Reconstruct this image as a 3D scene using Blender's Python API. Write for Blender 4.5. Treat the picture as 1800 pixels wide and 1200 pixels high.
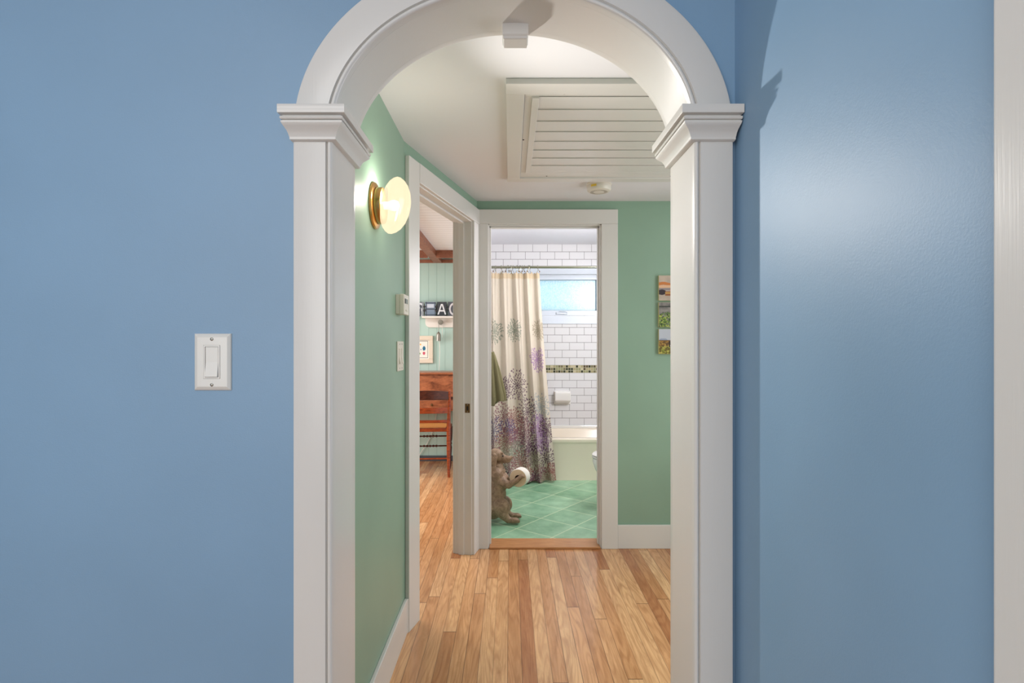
import bpy, bmesh, math, random
import numpy as np
from mathutils import Vector, Matrix
PI = math.pi
for o in list(bpy.data.objects): bpy.data.objects.remove(o)
SC = bpy.context.scene
COL = SC.collection
random.seed(7)

# ------------------------------------------------------------------ camera
CAMZ = 1.27
cd = bpy.data.cameras.new('camera'); cam = bpy.data.objects.new('camera', cd); COL.objects.link(cam)
cam.location = (0, 0, CAMZ); cam.rotation_euler = (PI/2, 0, 0)
cd.sensor_width = 36; cd.lens = 20.0; cd.shift_x = 3/1800; cd.shift_y = 5/1800; cd.clip_start = 0.02
SC.camera = cam

def P(px, py, Y):
    "point seen at a pixel of the photograph at depth Y"
    return Vector(((px-897)*Y/1000, Y, CAMZ-(py-605)*Y/1000))

# ------------------------------------------------------------------ world, lights, exposure
w = bpy.data.worlds.new('world'); SC.world = w; w.use_nodes = True
bg = w.node_tree.nodes['Background']; bg.inputs[0].default_value = (0.80, 0.92, 1.0, 1); bg.inputs[1].default_value = 1.45
SC.view_settings.view_transform = 'Standard'; SC.view_settings.look = 'None'
SC.view_settings.exposure = 0.0; SC.view_settings.gamma = 1.0; SC.view_settings.use_curve_mapping = False

def area(name, loc, target, sx, sy, power, col, spread=PI):
    l = bpy.data.lights.new(name, 'AREA'); l.shape = 'RECTANGLE'; l.size = sx; l.size_y = sy
    l.energy = power; l.color = col; l.spread = spread
    o = bpy.data.objects.new(name, l); COL.objects.link(o); o.location = loc
    d = Vector(target)-Vector(loc); o.rotation_euler = d.to_track_quat('-Z', 'Y').to_euler()
    return o
area('daylight_blue_room', (-1.3, -2.2, 1.6), (-0.1, 1.1, 1.3), 2.0, 1.6, 53, (1, .975, .93))
area('ceiling_light_blue_room', (-0.9, -0.6, 2.55), (-0.9, -0.6, 0), 0.7, 0.7, 13, (1, .97, .93))
area('daylight_side_room', (-3.3, 4.6, 1.4), (-0.6, 4.9, 1.0), 1.6, 1.3, 70, (1, .97, 1.0))
area('ceiling_light_side_room', (-1.6, 4.6, 2.1), (-1.6, 4.6, 0), 0.6, 0.6, 24, (1, .95, .94))
area('fill_bathroom', (1.25, 4.75, 1.75), (0.0, 4.9, 1.0), 0.9, 0.7, 14, (1, .96, 1.0))  # added area light by the right wall, makes up for weak window light
area('fill_bathroom_high', (1.28, 4.0, 1.95), (0.2, 5.0, 2.0), 0.5, 0.2, 37, (.98, .94, 1.0))  # added fill to brighten bathroom ceiling and walls, no fixture belongs to it
area('fill_hall', (1.9, 2.4, 1.35), (-0.4, 1.9, 1.2), 1.3, 1.6, 26, (.95, .94, 1.0))  # added fill from the unseen right end of the hall

# ------------------------------------------------------------------ materials
def srgb(r, g, b):
    f = lambda c: (c/255/12.92) if c/255 <= .04045 else ((c/255+.055)/1.055)**2.4
    return (f(r), f(g), f(b), 1)

class NT:
    def __init__(s, name):
        s.m = bpy.data.materials.new(name); s.m.use_nodes = True
        s.t = s.m.node_tree; s.b = s.t.nodes['Principled BSDF']; s.out = s.t.nodes['Material Output']
    def n(s, typ, **kw):
        nd = s.t.nodes.new(typ)
        for k, v in kw.items(): setattr(nd, k, v)
        return nd
    def l(s, a, b): s.t.links.new(a, b)
    def math(s, op, a, b=None, c=None):
        nd = s.n('ShaderNodeMath', operation=op)
        for i, v in enumerate((a, b, c)):
            if v is None: continue
            if isinstance(v, (int, float)): nd.inputs[i].default_value = v
            else: s.l(v, nd.inputs[i])
        return nd.outputs[0]
    def pos(s):
        g = s.n('ShaderNodeNewGeometry'); x = s.n('ShaderNodeSeparateXYZ'); s.l(g.outputs['Position'], x.inputs[0])
        return x.outputs
    def obj(s):
        g = s.n('ShaderNodeTexCoord'); return g.outputs['Object']
    def comb(s, x, y, z):
        nd = s.n('ShaderNodeCombineXYZ')
        for i, v in enumerate((x, y, z)):
            if isinstance(v, (int, float)): nd.inputs[i].default_value = v
            else: s.l(v, nd.inputs[i])
        return nd.outputs[0]
    def noise(s, vec, scale, detail=2, rough=.5, dist=0):
        nd = s.n('ShaderNodeTexNoise'); nd.inputs['Scale'].default_value = scale
        nd.inputs['Detail'].default_value = detail; nd.inputs['Roughness'].default_value = rough
        nd.inputs['Distortion'].default_value = dist
        if vec is not None: s.l(vec, nd.inputs['Vector'])
        return nd.outputs['Fac']
    def white(s, vec):
        nd = s.n('ShaderNodeTexWhiteNoise', noise_dimensions='3D'); s.l(vec, nd.inputs['Vector']); return nd.outputs['Value']
    def ramp(s, fac, stops, interp='LINEAR'):
        nd = s.n('ShaderNodeValToRGB'); nd.color_ramp.interpolation = interp; e = nd.color_ramp.elements
        while len(e) < len(stops): e.new(0.5)
        for i, (p, c) in enumerate(stops): e[i].position = p; e[i].color = c
        s.l(fac, nd.inputs[0]); return nd.outputs[0]
    def mix(s, fac, a, b, mode='MIX'):
        nd = s.n('ShaderNodeMix', data_type='RGBA', blend_type=mode)
        for i, v in ((0, fac), (6, a), (7, b)):
            if isinstance(v, (int, float)): nd.inputs[i].default_value = v
            elif isinstance(v, tuple): nd.inputs[i].default_value = v
            else: s.l(v, nd.inputs[i])
        return nd.outputs[2]
    def bump(s, h, strength=.2, dist=.002):
        nd = s.n('ShaderNodeBump'); nd.inputs['Strength'].default_value = strength; nd.inputs['Distance'].default_value = dist
        s.l(h, nd.inputs['Height']); s.l(nd.outputs[0], s.b.inputs['Normal'])
    def set(s, col=None, rough=.5, metal=0, **kw):
        if col is not None:
            if isinstance(col, tuple): s.b.inputs['Base Color'].default_value = col
            else: s.l(col, s.b.inputs['Base Color'])
        if isinstance(rough, (int, float)): s.b.inputs['Roughness'].default_value = rough
        else: s.l(rough, s.b.inputs['Roughness'])
        s.b.inputs['Metallic'].default_value = metal
        for k, v in kw.items(): s.b.inputs[k.replace('_', ' ')].default_value = v
        return s.m

def mat_wall(name, col, rough, bstr, bscale=260, var=.05):
    n = NT(name); g = n.n('ShaderNodeNewGeometry').outputs['Position']
    big = n.noise(g, 2.3, 2); f = n.ramp(big, [(0.3, (1-var,)*3+(1,)), (0.7, (1+var,)*3+(1,))])
    c = n.mix(1.0, col, f, 'MULTIPLY')
    fine = n.noise(g, bscale, 2, .6); med = n.noise(g, 22, 3, .5)
    h = n.math('ADD', fine, n.math('MULTIPLY', med, 1.5))
    n.bump(h, bstr, .0015)
    return n.set(c, rough)
def mat_plain(name, col, rough=.5, metal=0, bump=0, scale=60, **kw):
    n = NT(name)
    if bump:
        f = n.noise(n.obj(), scale, 3); n.bump(f, bump, .001)
    return n.set(col, rough, metal, **kw)
def mat_paint(name, col, rough=.28):
    n = NT(name); g = n.n('ShaderNodeNewGeometry').outputs['Position']
    mp = n.n('ShaderNodeMapping'); mp.inputs['Scale'].default_value = (1, 1, .035); n.l(g, mp.inputs[0])
    f = n.noise(mp.outputs[0], 320, 2, .6); md = n.noise(g, 30, 3)
    n.bump(n.math('ADD', f, md), .16, .0008)
    return n.set(col, rough)
def mat_wood(name, dark, light, scale=(1, 14, 14), rough=.3, ns=6, grainmix=.5):
    n = NT(name); mp = n.n('ShaderNodeMapping'); mp.inputs['Scale'].default_value = scale; n.l(n.obj(), mp.inputs[0])
    f = n.noise(mp.outputs[0], ns, 4, .6, .8); f2 = n.noise(mp.outputs[0], ns*7, 2, .5)
    ff = n.math('ADD', n.math('MULTIPLY', f, 1-grainmix*.5), n.math('MULTIPLY', f2, grainmix*.5))
    c = n.ramp(ff, [(.3, dark), (.68, light)]); n.bump(f2, .08, .001)
    return n.set(c, rough)

M = {}
M['blue'] = mat_wall('blue_wall_paint', srgb(128, 161, 190), .46, .12, 330)
M['green'] = mat_wall('green_wall_paint', srgb(139, 168, 147), .45, .10)
M['mint'] = None
M['trim'] = mat_paint('white_trim_paint', srgb(218, 215, 210))
M['ceil'] = mat_wall('white_ceiling_paint', srgb(230, 229, 232), .7, .08, 80, .01)
M['white_plastic'] = mat_plain('white_plastic', srgb(222, 220, 214), .22)
M['cream_plastic'] = mat_plain('cream_plastic', srgb(219, 212, 198), .4)
M['dark'] = mat_plain('dark_gap', srgb(35, 32, 30), .6)
M['screw'] = mat_plain('screw_metal', srgb(150, 148, 140), .35, .8)
M['brass'] = mat_plain('warm_brass', srgb(214, 170, 105), .25, 1.0)
M['chrome'] = mat_plain('brushed_metal', srgb(160, 160, 140), .25, 1.0)
M['porcelain'] = mat_plain('white_porcelain', srgb(238, 236, 230), .08)
M['tub'] = mat_plain('cream_enamel', srgb(238, 226, 204), .14)
M['window_frame'] = mat_plain('white_vinyl', srgb(214, 222, 230), .3)
M['paper'] = mat_plain('white_paper', srgb(240, 234, 222), .9, 0, .15, 400)
M['cardboard'] = mat_plain('cardboard', srgb(120, 95, 70), .9)
M['white_wood'] = mat_plain('white_painted_wood', srgb(230, 224, 214), .4, 0, .1, 50)
M['ivory_frame'] = mat_plain('ivory_frame', srgb(222, 208, 186), .5, 0, .15, 90)
M['black'] = mat_plain('black_metal', srgb(28, 27, 28), .4)
M['canvas_edge'] = mat_plain('cream_canvas_edge', srgb(216, 208, 160), .8)
M['galv'] = mat_plain('galvanised_metal', srgb(150, 146, 136), .4, .8, .15, 60)
M['rust'] = mat_plain('worn_dark_brass', srgb(120, 92, 60), .45, .8, .3, 90)
M['grey_paint'] = mat_plain('dark_grey_paint', srgb(72, 78, 84), .5)
M['yellow'] = mat_plain('yellow_sticker', srgb(232, 196, 70), .5)
M['towel'] = None

def build_special():
    # beadboard mint wall: faint vertical grooves
    n = NT('mint_beadboard'); p = n.pos()
    u = n.math('FRACT', n.math('DIVIDE', p[0], .0889)); d = n.math('ABSOLUTE', n.math('SUBTRACT', u, .5))
    g = n.math('GREATER_THAN', d, .472)
    n.bump(n.math('SUBTRACT', 1.0, g), .8, .003)
    M['mint'] = n.set(n.mix(g, srgb(178, 204, 192), srgb(158, 186, 174)), .5)
    # white beadboard ceiling, boards running along X
    n = NT('white_beadboard_ceiling'); p = n.pos()
    u = n.math('FRACT', n.math('DIVIDE', p[1], .085)); d = n.math('ABSOLUTE', n.math('SUBTRACT', u, .5))
    g = n.math('GREATER_THAN', d, .468); n.bump(n.math('SUBTRACT', 1.0, g), .8, .003)
    M['bead_ceiling'] = n.set(n.mix(g, srgb(232, 232, 230), srgb(186, 184, 180)), .55)
    # oak strip floor, strips along Y
    n = NT('oak_strip_floor'); p = n.pos(); W = .0572
    xi = n.math('DIVIDE', n.math('ADD', p[0], .011), W); i = n.math('FLOOR', xi); fx = n.math('FRACT', xi)
    r1 = n.white(n.comb(i, 3.7, 1.1)); L = 1.5
    yo = n.math('DIVIDE', n.math('ADD', p[1], n.math('MULTIPLY', r1, 7.3)), L)
    j = n.math('FLOOR', yo); fy = n.math('FRACT', yo)
    rb = n.white(n.comb(i, j, 5.5)); rc = n.white(n.comb(j, i, 9.5))
    ex = n.math('ABSOLUTE', n.math('SUBTRACT', fx, .5)); gx = n.math('GREATER_THAN', ex, .474)
    ey = n.math('ABSOLUTE', n.math('SUBTRACT', fy, .5)); gy = n.math('GREATER_THAN', ey, .4985)
    gap = n.math('MAXIMUM', n.math('MULTIPLY', gx, n.math('ADD', n.math('MULTIPLY', n.white(n.comb(i, 8.1, 2.2)), .75), .25)), gy)
    gv = n.comb(n.math('ADD', n.math('MULTIPLY', p[0], 17), n.math('MULTIPLY', rb, 91)), n.math('ADD', n.math('MULTIPLY', p[1], 1.6), n.math('MULTIPLY', rc, 37)), rb)
    gr = n.noise(gv, 2.2, 5, .62, 1.1); fine = n.noise(n.comb(n.math('MULTIPLY', p[0], 420), n.math('MULTIPLY', p[1], 9), rb), 1.0, 2, .6)
    # cathedral rings
    tone = n.ramp(rb, [(0, srgb(184, 122, 78)), (.3, srgb(206, 150, 100)), (.65, srgb(220, 166, 116)), (1, srgb(234, 188, 138))])
    g2 = n.ramp(gr, [(.32, srgb(196, 178, 160)), (.6, (1, 1, 1, 1))])
    c = n.mix(.62, tone, g2, 'MULTIPLY')
    rn = n.noise(n.comb(n.math('ADD', n.math('MULTIPLY', p[0], 13), n.math('MULTIPLY', rb, 91)), n.math('ADD', n.math('MULTIPLY', p[1], 1.1), n.math('MULTIPLY', rc, 37)), rb), 1.0, 1, .4, .3)
    ring = n.math('ADD', n.math('MULTIPLY', n.math('SINE', n.math('MULTIPLY', rn, 95)), .5), .5)
    g3 = n.ramp(ring, [(.0, srgb(200, 172, 146)), (.55, (1, 1, 1, 1))]); c = n.mix(.32, c, g3, 'MULTIPLY')
    g4 = n.ramp(fine, [(.35, srgb(214, 198, 180)), (.6, (1, 1, 1, 1))]); c = n.mix(.15, c, g4, 'MULTIPLY')
    c = n.mix(n.math('MULTIPLY', gap, .8), c, srgb(84, 52, 30))
    n.bump(n.math('SUBTRACT', n.math('MULTIPLY', gr, .25), gap), .35, .0012)
    rr = n.math('ADD', n.math('MULTIPLY', gr, .14), .17)
    M['oak'] = n.set(c, rr)
    # subway tile with mosaic band (object Z / X)
    n = NT('white_subway_tile'); p = n.pos()
    def tiles(xc):
        zi = n.math('DIVIDE', n.math('SUBTRACT', 2.2407, p[2]), .0793); k = n.math('FLOOR', zi); fz = n.math('FRACT', zi)
        par = n.math('MODULO', n.math('ADD', k, 100), 2)
        u = n.math('ADD', n.math('DIVIDE', n.math('SUBTRACT', xc, .003), .1545), n.math('MULTIPLY', par, .5)); fu = n.math('FRACT', u)
        a = n.math('ABSOLUTE', n.math('SUBTRACT', fu, .5)); b = n.math('ABSOLUTE', n.math('SUBTRACT', fz, .5))
        g = n.math('MAXIMUM', n.math('GREATER_THAN', a, .488), n.math('GREATER_THAN', b, .474))
        band = n.math('COMPARE', k, 15.0, .4)
        mu = n.math('MULTIPLY', xc, 1/.0264); mz = n.math('MULTIPLY', fz, 3)
        rnd = n.white(n.comb(n.math('FLOOR', mu), n.math('FLOOR', mz), 4.2))
        mc = n.ramp(rnd, [(0, srgb(62, 62, 44)), (.22, srgb(120, 112, 82)), (.42, srgb(168, 158, 118)), (.62, srgb(150, 150, 110)), (.8, srgb(196, 186, 150)), (.93, srgb(92, 78, 56))], 'CONSTANT')
        ma = n.math('ABSOLUTE', n.math('SUBTRACT', n.math('FRACT', mu), .5)); mb = n.math('ABSOLUTE', n.math('SUBTRACT', n.math('FRACT', mz), .5))
        mg = n.math('GREATER_THAN', n.math('MAXIMUM', ma, mb), .43)
        mos = n.mix(mg, mc, srgb(190, 184, 160))
        base = n.mix(g, srgb(224, 223, 222), srgb(122, 117, 112))
        gg = n.math('ADD', n.math('MULTIPLY', g, n.math('SUBTRACT', 1.0, band)), n.math('MULTIPLY', mg, band))
        return n.mix(band, base, mos), gg
    geo = n.n('ShaderNodeNewGeometry'); sn = n.n('ShaderNodeSeparateXYZ'); n.l(geo.outputs['Normal'], sn.inputs[0])
    side = n.math('GREATER_THAN', n.math('ABSOLUTE', sn.outputs[0]), .5)
    xc = n.math('ADD', n.math('MULTIPLY', p[0], n.math('SUBTRACT', 1.0, side)), n.math('MULTIPLY', p[1], side))
    c, gg = tiles(xc)
    n.bump(n.math('SUBTRACT', 1.0, gg), .5, .001)
    M['tile'] = n.set(c, n.math('ADD', n.math('MULTIPLY', gg, .6), .12))
    # green diagonal floor tile
    n = NT('green_floor_tile'); p = n.pos(); a = math.radians(38); T = .292
    u = n.math('DIVIDE', n.math('ADD', n.math('MULTIPLY', p[0], math.cos(a)), n.math('MULTIPLY', p[1], -math.sin(a))), T)
    v = n.math('DIVIDE', n.math('ADD', n.math('MULTIPLY', p[0], math.sin(a)), n.math('MULTIPLY', p[1], math.cos(a))), T)
    u = n.math('ADD', u, .13); v = n.math('ADD', v, .35)
    a1 = n.math('ABSOLUTE', n.math('SUBTRACT', n.math('FRACT', u), .5)); b1 = n.math('ABSOLUTE', n.math('SUBTRACT', n.math('FRACT', v), .5))
    g = n.math('GREATER_THAN', n.math('MAXIMUM', a1, b1), .488)
    r = n.white(n.comb(n.math('FLOOR', u), n.math('FLOOR', v), 1.0))
    geo = n.n('ShaderNodeNewGeometry'); cl = n.noise(geo.outputs['Position'], 7, 4, .6)
    c = n.ramp(n.math('ADD', n.math('MULTIPLY', cl, .8), n.math('MULTIPLY', r, .2)), [(.3, srgb(108, 160, 120)), (.7, srgb(162, 204, 168))])
    c = n.mix(g, c, srgb(206, 220, 184)); n.bump(n.math('SUBTRACT', n.math('MULTIPLY', cl, .4), g), .35, .0015)
    M['gtile'] = n.set(c, .3)
    # frosted window pane
    n = NT('frosted_glass'); tr = n.n('ShaderNodeBsdfTranslucent'); gl = n.n('ShaderNodeBsdfGlossy'); gl.inputs['Roughness'].default_value = .3
    ns = n.noise(n.obj(), 90, 2); n.l(n.ramp(ns, [(.35, (.66, .83, .86, 1)), (.65, (.92, .97, 1, 1))]), tr.inputs['Color'])
    mx = n.n('ShaderNodeMixShader'); mx.inputs[0].default_value = .06; n.l(tr.outputs[0], mx.inputs[1]); n.l(gl.outputs[0], mx.inputs[2])
    n.l(mx.outputs[0], n.out.inputs[0]); M['frost'] = n.m
    # sconce shade: thin opal glass
    n = NT('opal_glass'); tp = n.n('ShaderNodeBsdfTransparent'); tp.inputs['Color'].default_value = (.40, .39, .36, 1)
    gl = n.n('ShaderNodeBsdfGlossy'); gl.inputs['Roughness'].default_value = .15
    em = n.n('ShaderNodeEmission'); em.inputs['Color'].default_value = (1, .80, .54, 1); em.inputs['Strength'].default_value = .80
    m1 = n.n('ShaderNodeMixShader'); m1.inputs[0].default_value = .05; n.l(tp.outputs[0], m1.inputs[1]); n.l(gl.outputs[0], m1.inputs[2])
    ad = n.n('ShaderNodeAddShader'); n.l(m1.outputs[0], ad.inputs[0]); n.l(em.outputs[0], ad.inputs[1])
    n.l(ad.outputs[0], n.out.inputs[0]); M['opal'] = n.m
    # printed things whose pattern is carried by a colour attribute
    def printed(name, rough, transl=0):
        n = NT(name); at = n.n('ShaderNodeAttribute', attribute_name='print')
        ns = n.noise(n.obj(), 700, 2); n.bump(ns, .15, .001)
        m = n.set(at.outputs['Color'], rough)
        if transl:
            tr = n.n('ShaderNodeBsdfTranslucent'); n.l(at.outputs['Color'], tr.inputs['Color'])
            mx = n.n('ShaderNodeMixShader'); mx.inputs[0].default_value = transl
            n.l(n.b.outputs[0], mx.inputs[1]); n.l(tr.outputs[0], mx.inputs[2]); n.l(mx.outputs[0], n.out.inputs[0])
        return m
    M['curtain'] = printed('floral_curtain_cloth', .85, .38)
    M['print'] = printed('printed_photo', .35)
    M['towel'] = mat_plain('olive_towel', srgb(112, 106, 72), .95, 0, .8, 260)
    # carved statue wood/resin
    n = NT('carved_brown_resin'); f = n.noise(n.obj(), 30, 4, .6, .6); f2 = n.noise(n.obj(), 160, 3, .6)
    c = n.ramp(n.math('ADD', n.math('MULTIPLY', f, .7), n.math('MULTIPLY', f2, .3)), [(.33, srgb(112, 86, 62)), (.66, srgb(172, 142, 112))])
    n.bump(n.math('ADD', f2, f), .5, .004); M['statue'] = n.set(c, .5)
    # cane seat weave
    n = NT('woven_cane'); o = n.n('ShaderNodeSeparateXYZ'); n.l(n.obj(), o.inputs[0])
    sx = n.math('SINE', n.math('MULTIPLY', o.outputs[0], 520)); sy = n.math('SINE', n.math('MULTIPLY', o.outputs[1], 520))
    h = n.math('MULTIPLY', sx, sy); n.bump(h, .5, .002)
    M['cane'] = n.set(n.ramp(n.math('ADD', n.math('MULTIPLY', h, .5), .5), [(.1, srgb(150, 92, 40)), (.7, srgb(222, 158, 86))]), .5)
build_special()
M['chairwood'] = mat_wood('reddish_chair_wood', srgb(92, 34, 14), srgb(168, 76, 34), (3, 3, 10), .22)
M['deskwood'] = mat_wood('figured_desk_wood', srgb(84, 40, 26), srgb(182, 112, 74), (1.2, 6, 3.5), .3, 5)
M['darkwood'] = mat_wood('dark_turned_wood', srgb(44, 20, 14), srgb(86, 40, 26), (3, 3, 8), .25)
M['beam'] = mat_wood('brown_beam_wood', srgb(104, 58, 38), srgb(160, 102, 74), (3, 3, 3), .5, 5)
M['threshold'] = mat_wood('oak_threshold', srgb(168, 110, 66), srgb(206, 150, 98), (1.5, 14, 14), .35)

# ------------------------------------------------------------------ mesh helpers
class MB:
    def __init__(s): s.v = []; s.f = []; s.m = []; s.mats = []; s.cur = 0; s.col = None
    def use(s, mat):
        if mat not in s.mats: s.mats.append(mat)
        s.cur = s.mats.index(mat); return s
    def face(s, idx): s.f.append(tuple(idx)); s.m.append(s.cur)
    def add(s, vs, fs):
        b = len(s.v); s.v += [tuple(v) for v in vs]
        for f in fs: s.face([b+i for i in f])
        return s
    def box(s, x0, x1, y0, y1, z0, z1):
        return s.add([(x0,y0,z0),(x1,y0,z0),(x1,y1,z0),(x0,y1,z0),(x0,y0,z1),(x1,y0,z1),(x1,y1,z1),(x0,y1,z1)],
                     [(0,3,2,1),(4,5,6,7),(0,1,5,4),(1,2,6,5),(2,3,7,6),(3,0,4,7)])
    def hexa(s, q):   # 8 corner points, bottom ring then top ring
        return s.add(q, [(0,3,2,1),(4,5,6,7),(0,1,5,4),(1,2,6,5),(2,3,7,6),(3,0,4,7)])
    def rings(s, rings, cap=True, closed=True):
        n = len(rings[0]); b = len(s.v)
        for r in rings: s.v += [tuple(p) for p in r]
        for k in range(len(rings)-1):
            for i in range(n if closed else n-1):
                j = (i+1) % n
                s.face((b+k*n+i, b+k*n+j, b+(k+1)*n+j, b+(k+1)*n+i))
        if cap:
            s.face([b+i for i in range(n)][::-1]); s.face([b+(len(rings)-1)*n+i for i in range(n)])
        return s
    def lathe(s, prof, c, axis=(0,0,1), n=24, cap=True):
        "prof: (radius, distance along axis)"
        ax = Vector(axis).normalized(); q = ax.to_track_quat('Z', 'Y'); ux = q @ Vector((1,0,0)); uy = q @ Vector((0,1,0)); c = Vector(c)
        R = [[c+ax*h+(ux*math.cos(2*PI*i/n)+uy*math.sin(2*PI*i/n))*max(r, 1e-5) for i in range(n)] for r, h in prof]
        return s.rings(R, cap)
    def tube(s, pts, r, n=8, cap=True):
        pts = [Vector(p) for p in pts]; rs = r if isinstance(r, (list, tuple)) else [r]*len(pts); R = []
        t0 = (pts[1]-pts[0]).normalized(); up = Vector((0,0,1)) if abs(t0.z) < .9 else Vector((0,1,0))
        a = t0.cross(up).normalized()
        for i, p in enumerate(pts):
            t = (pts[min(i+1, len(pts)-1)]-pts[max(i-1, 0)]).normalized()
            a = (a-t*a.dot(t)).normalized(); b = t.cross(a)
            R.append([p+(a*math.cos(2*PI*k/n)+b*math.sin(2*PI*k/n))*rs[i] for k in range(n)])
        return s.rings(R, cap)
    def build(s, name, mat, parent=None, world=False, bevel=0, smooth=0, seg=2, fixn=True):
        off = Vector((0,0,0))
        if world and parent is not None:
            p = parent
            while p is not None: off += p.location; p = p.parent
        org = off
        if parent is None:
            a = np.array(s.v); lo = a.min(0); hi = a.max(0)
            org = Vector(((lo[0]+hi[0])/2, (lo[1]+hi[1])/2, lo[2]))
        me = bpy.data.meshes.new(name)
        me.from_pydata([tuple(Vector(v)-org) for v in s.v], [], s.f)
        if mat is not None: me.materials.append(mat)
        else:
            for mm in s.mats: me.materials.append(mm)
            for i, p in enumerate(me.polygons): p.material_index = s.m[i]
        if fixn:
            bm = bmesh.new(); bm.from_mesh(me)
            bmesh.ops.recalc_face_normals(bm, faces=bm.faces); bm.to_mesh(me); bm.free()
        o = bpy.data.objects.new(name, me); COL.objects.link(o)
        if parent is not None: o.parent = parent
        else: o.location = org
        if smooth:
            me.shade_smooth()
            if smooth < 180: me.set_sharp_from_angle(angle=math.radians(smooth))
        if bevel:
            b = o.modifiers.new('bevel', 'BEVEL'); b.width = bevel; b.segments = seg; b.limit_method = 'ANGLE'; b.harden_normals = False
        return o

def tag(o, label=None, cat=None, group=None, kind=None):
    if label: o['label'] = label
    if cat: o['category'] = cat
    if group: o['group'] = group
    if kind: o['kind'] = kind
    return o
def thing(name, label, cat, loc, group=None):
    o = bpy.data.objects.new(name, None); COL.objects.link(o); o.location = loc; o.empty_display_size = .1
    return tag(o, label, cat, group)
def struct(name, mb, mat, label=None, **kw):
    o = mb.build(name, mat, **kw); o['kind'] = 'structure'
    if label: o['label'] = label
    return o

# ------------------------------------------------------------------ setting: measures
HC = 2.163                    # hall ceiling
YA, YB, YH = 1.12, 1.14, 1.292  # casing face, blue wall face, hall face of the arch wall
JL, JR = -.3517, .363        # jamb faces of the opening
CX = (JL+JR)/2; AR = (JR-JL)/2; EB = .262*1.12*1.0; EZ = CAMZ+(605-230)*YA/1000   # ellipse: half width, rise, spring height
EB = .251*1.12
YF = 3.55                    # end wall of the hall
K = Vector((-.4675, 2.5)); E = Vector((-.208, 3.55))
dW = (E-K).normalized(); nW = Vector((dW.y, -dW.x))     # along the slanted wall, normal towards the hall
LW = (E-K).length
def wpt(s, t, z): p = K+dW*s+nW*t; return Vector((p.x, p.y, z))

def ell(a, b, n=64, z=EZ):
    return [(CX+a*math.cos(PI-PI*i/n), z+b*math.sin(PI*i/n)) for i in range(n+1)]

# --- floors
struct('floor', MB().box(-3.6, 2.2, -2.6, 3.60, -.08, 0).box(-3.6, -.3, 3.60, 6.3, -.08, 0), M['oak'], 'oak strip floor of the hall and the rooms on either side')
struct('floor_bathroom', MB().box(-.27, 1.4, 3.61, 6.0, -.08, .004), M['gtile'], 'green diagonal floor tiles of the bathroom')
struct('trim_threshold', MB().box(-.13, .56, 3.525, 3.69, 0, .014), M['threshold'], 'oak threshold in the bathroom doorway', bevel=.004)

# --- blue room: arch wall, right wall, left, back, ceiling
def arch_wall(y, x0, x1, ztop, yb, mat_front, mat_back, name, lab):
    mb = MB(); e = ell(AR+.012, EB+.012)
    pts = [(e[0][0], 0)]+e+[(e[-1][0], 0)]
    def sheet(yy, mat, flip):
        mb.use(mat)
        mb.add([(x0,yy,0),(e[0][0],yy,0),(e[0][0],yy,ztop),(x0,yy,ztop)], [(0,1,2,3)])
        if x1 > e[-1][0]: mb.add([(e[-1][0],yy,0),(x1,yy,0),(x1,yy,ztop),(e[-1][0],yy,ztop)], [(0,1,2,3)])
        for a, b in zip(e[:-1], e[1:]):
            mb.add([(a[0],yy,a[1]),(b[0],yy,b[1]),(b[0],yy,ztop),(a[0],yy,ztop)], [(0,1,2,3)])
    sheet(y, mat_front, 0); sheet(yb, mat_back, 1)
    for a, b in zip(pts[:-1], pts[1:]): mb.add([(a[0],y,a[1]),(b[0],y,b[1]),(b[0],yb,b[1]),(a[0],yb,a[1])], [(0,1,2,3)])
    return struct(name, mb, None, lab, fixn=False)
arch_wall(YB, -2.4, .452, 2.62, YH-.012, M['blue'], M['green'], 'wall_front', 'blue wall around the white arched opening')
mb = MB(); mb.box(.45, .56, -2.5, 1.30, 0, 2.62); struct('wall_right', mb, M['blue'], 'blue side wall right of the arch')
struct('wall_left', MB().box(-2.5, -2.4, -2.5, 1.28, 0, 2.62), M['blue'])
struct('wall_back', MB().box(-2.5, .56, -2.6, -2.5, 0, 2.62), M['blue'])
struct('ceiling_blue_room', MB().box(-2.5, .56, -2.6, 1.29, 2.6, 2.7), M['ceil'])
struct('trim_doorway_right', MB().box(.428, .4505, .395, .5055, 0, 2.1), M['trim'], 'white door casing at the edge of the blue side wall', bevel=.003)

# --- hall shell
struct('ceiling', MB().box(-1.0, 2.2, 1.27, 3.56, HC, HC+.1), M['ceil'], 'white hall ceiling')
struct('wall_hall_left', MB().box(-.58, K.x, 1.28, 2.5, 0, HC+.01), M['green'], 'green hall wall with the wall lamp')
struct('wall_hall_right', MB().box(2.1, 2.2, 1.28, 3.6, 0, HC+.01), M['green'])
struct('wall_hall_front', MB().box(.45, 2.2, 1.20, 1.285, 0, HC+.01), M['green'])
# end wall with bathroom doorway
DX0, DX1, DZ = -.131, .559, 2.012
mb = MB()
mb.box(-.30, DX0-.018, YF, YF+.11, 0, HC+.3); mb.box(DX1+.018, 2.2, YF, YF+.11, 0, HC+.3); mb.box(DX0-.018, DX1+.018, YF, YF+.11, DZ+.018, HC+.3)
struct('wall_hall_end', mb, M['green'], 'green end wall of the hall')
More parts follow.
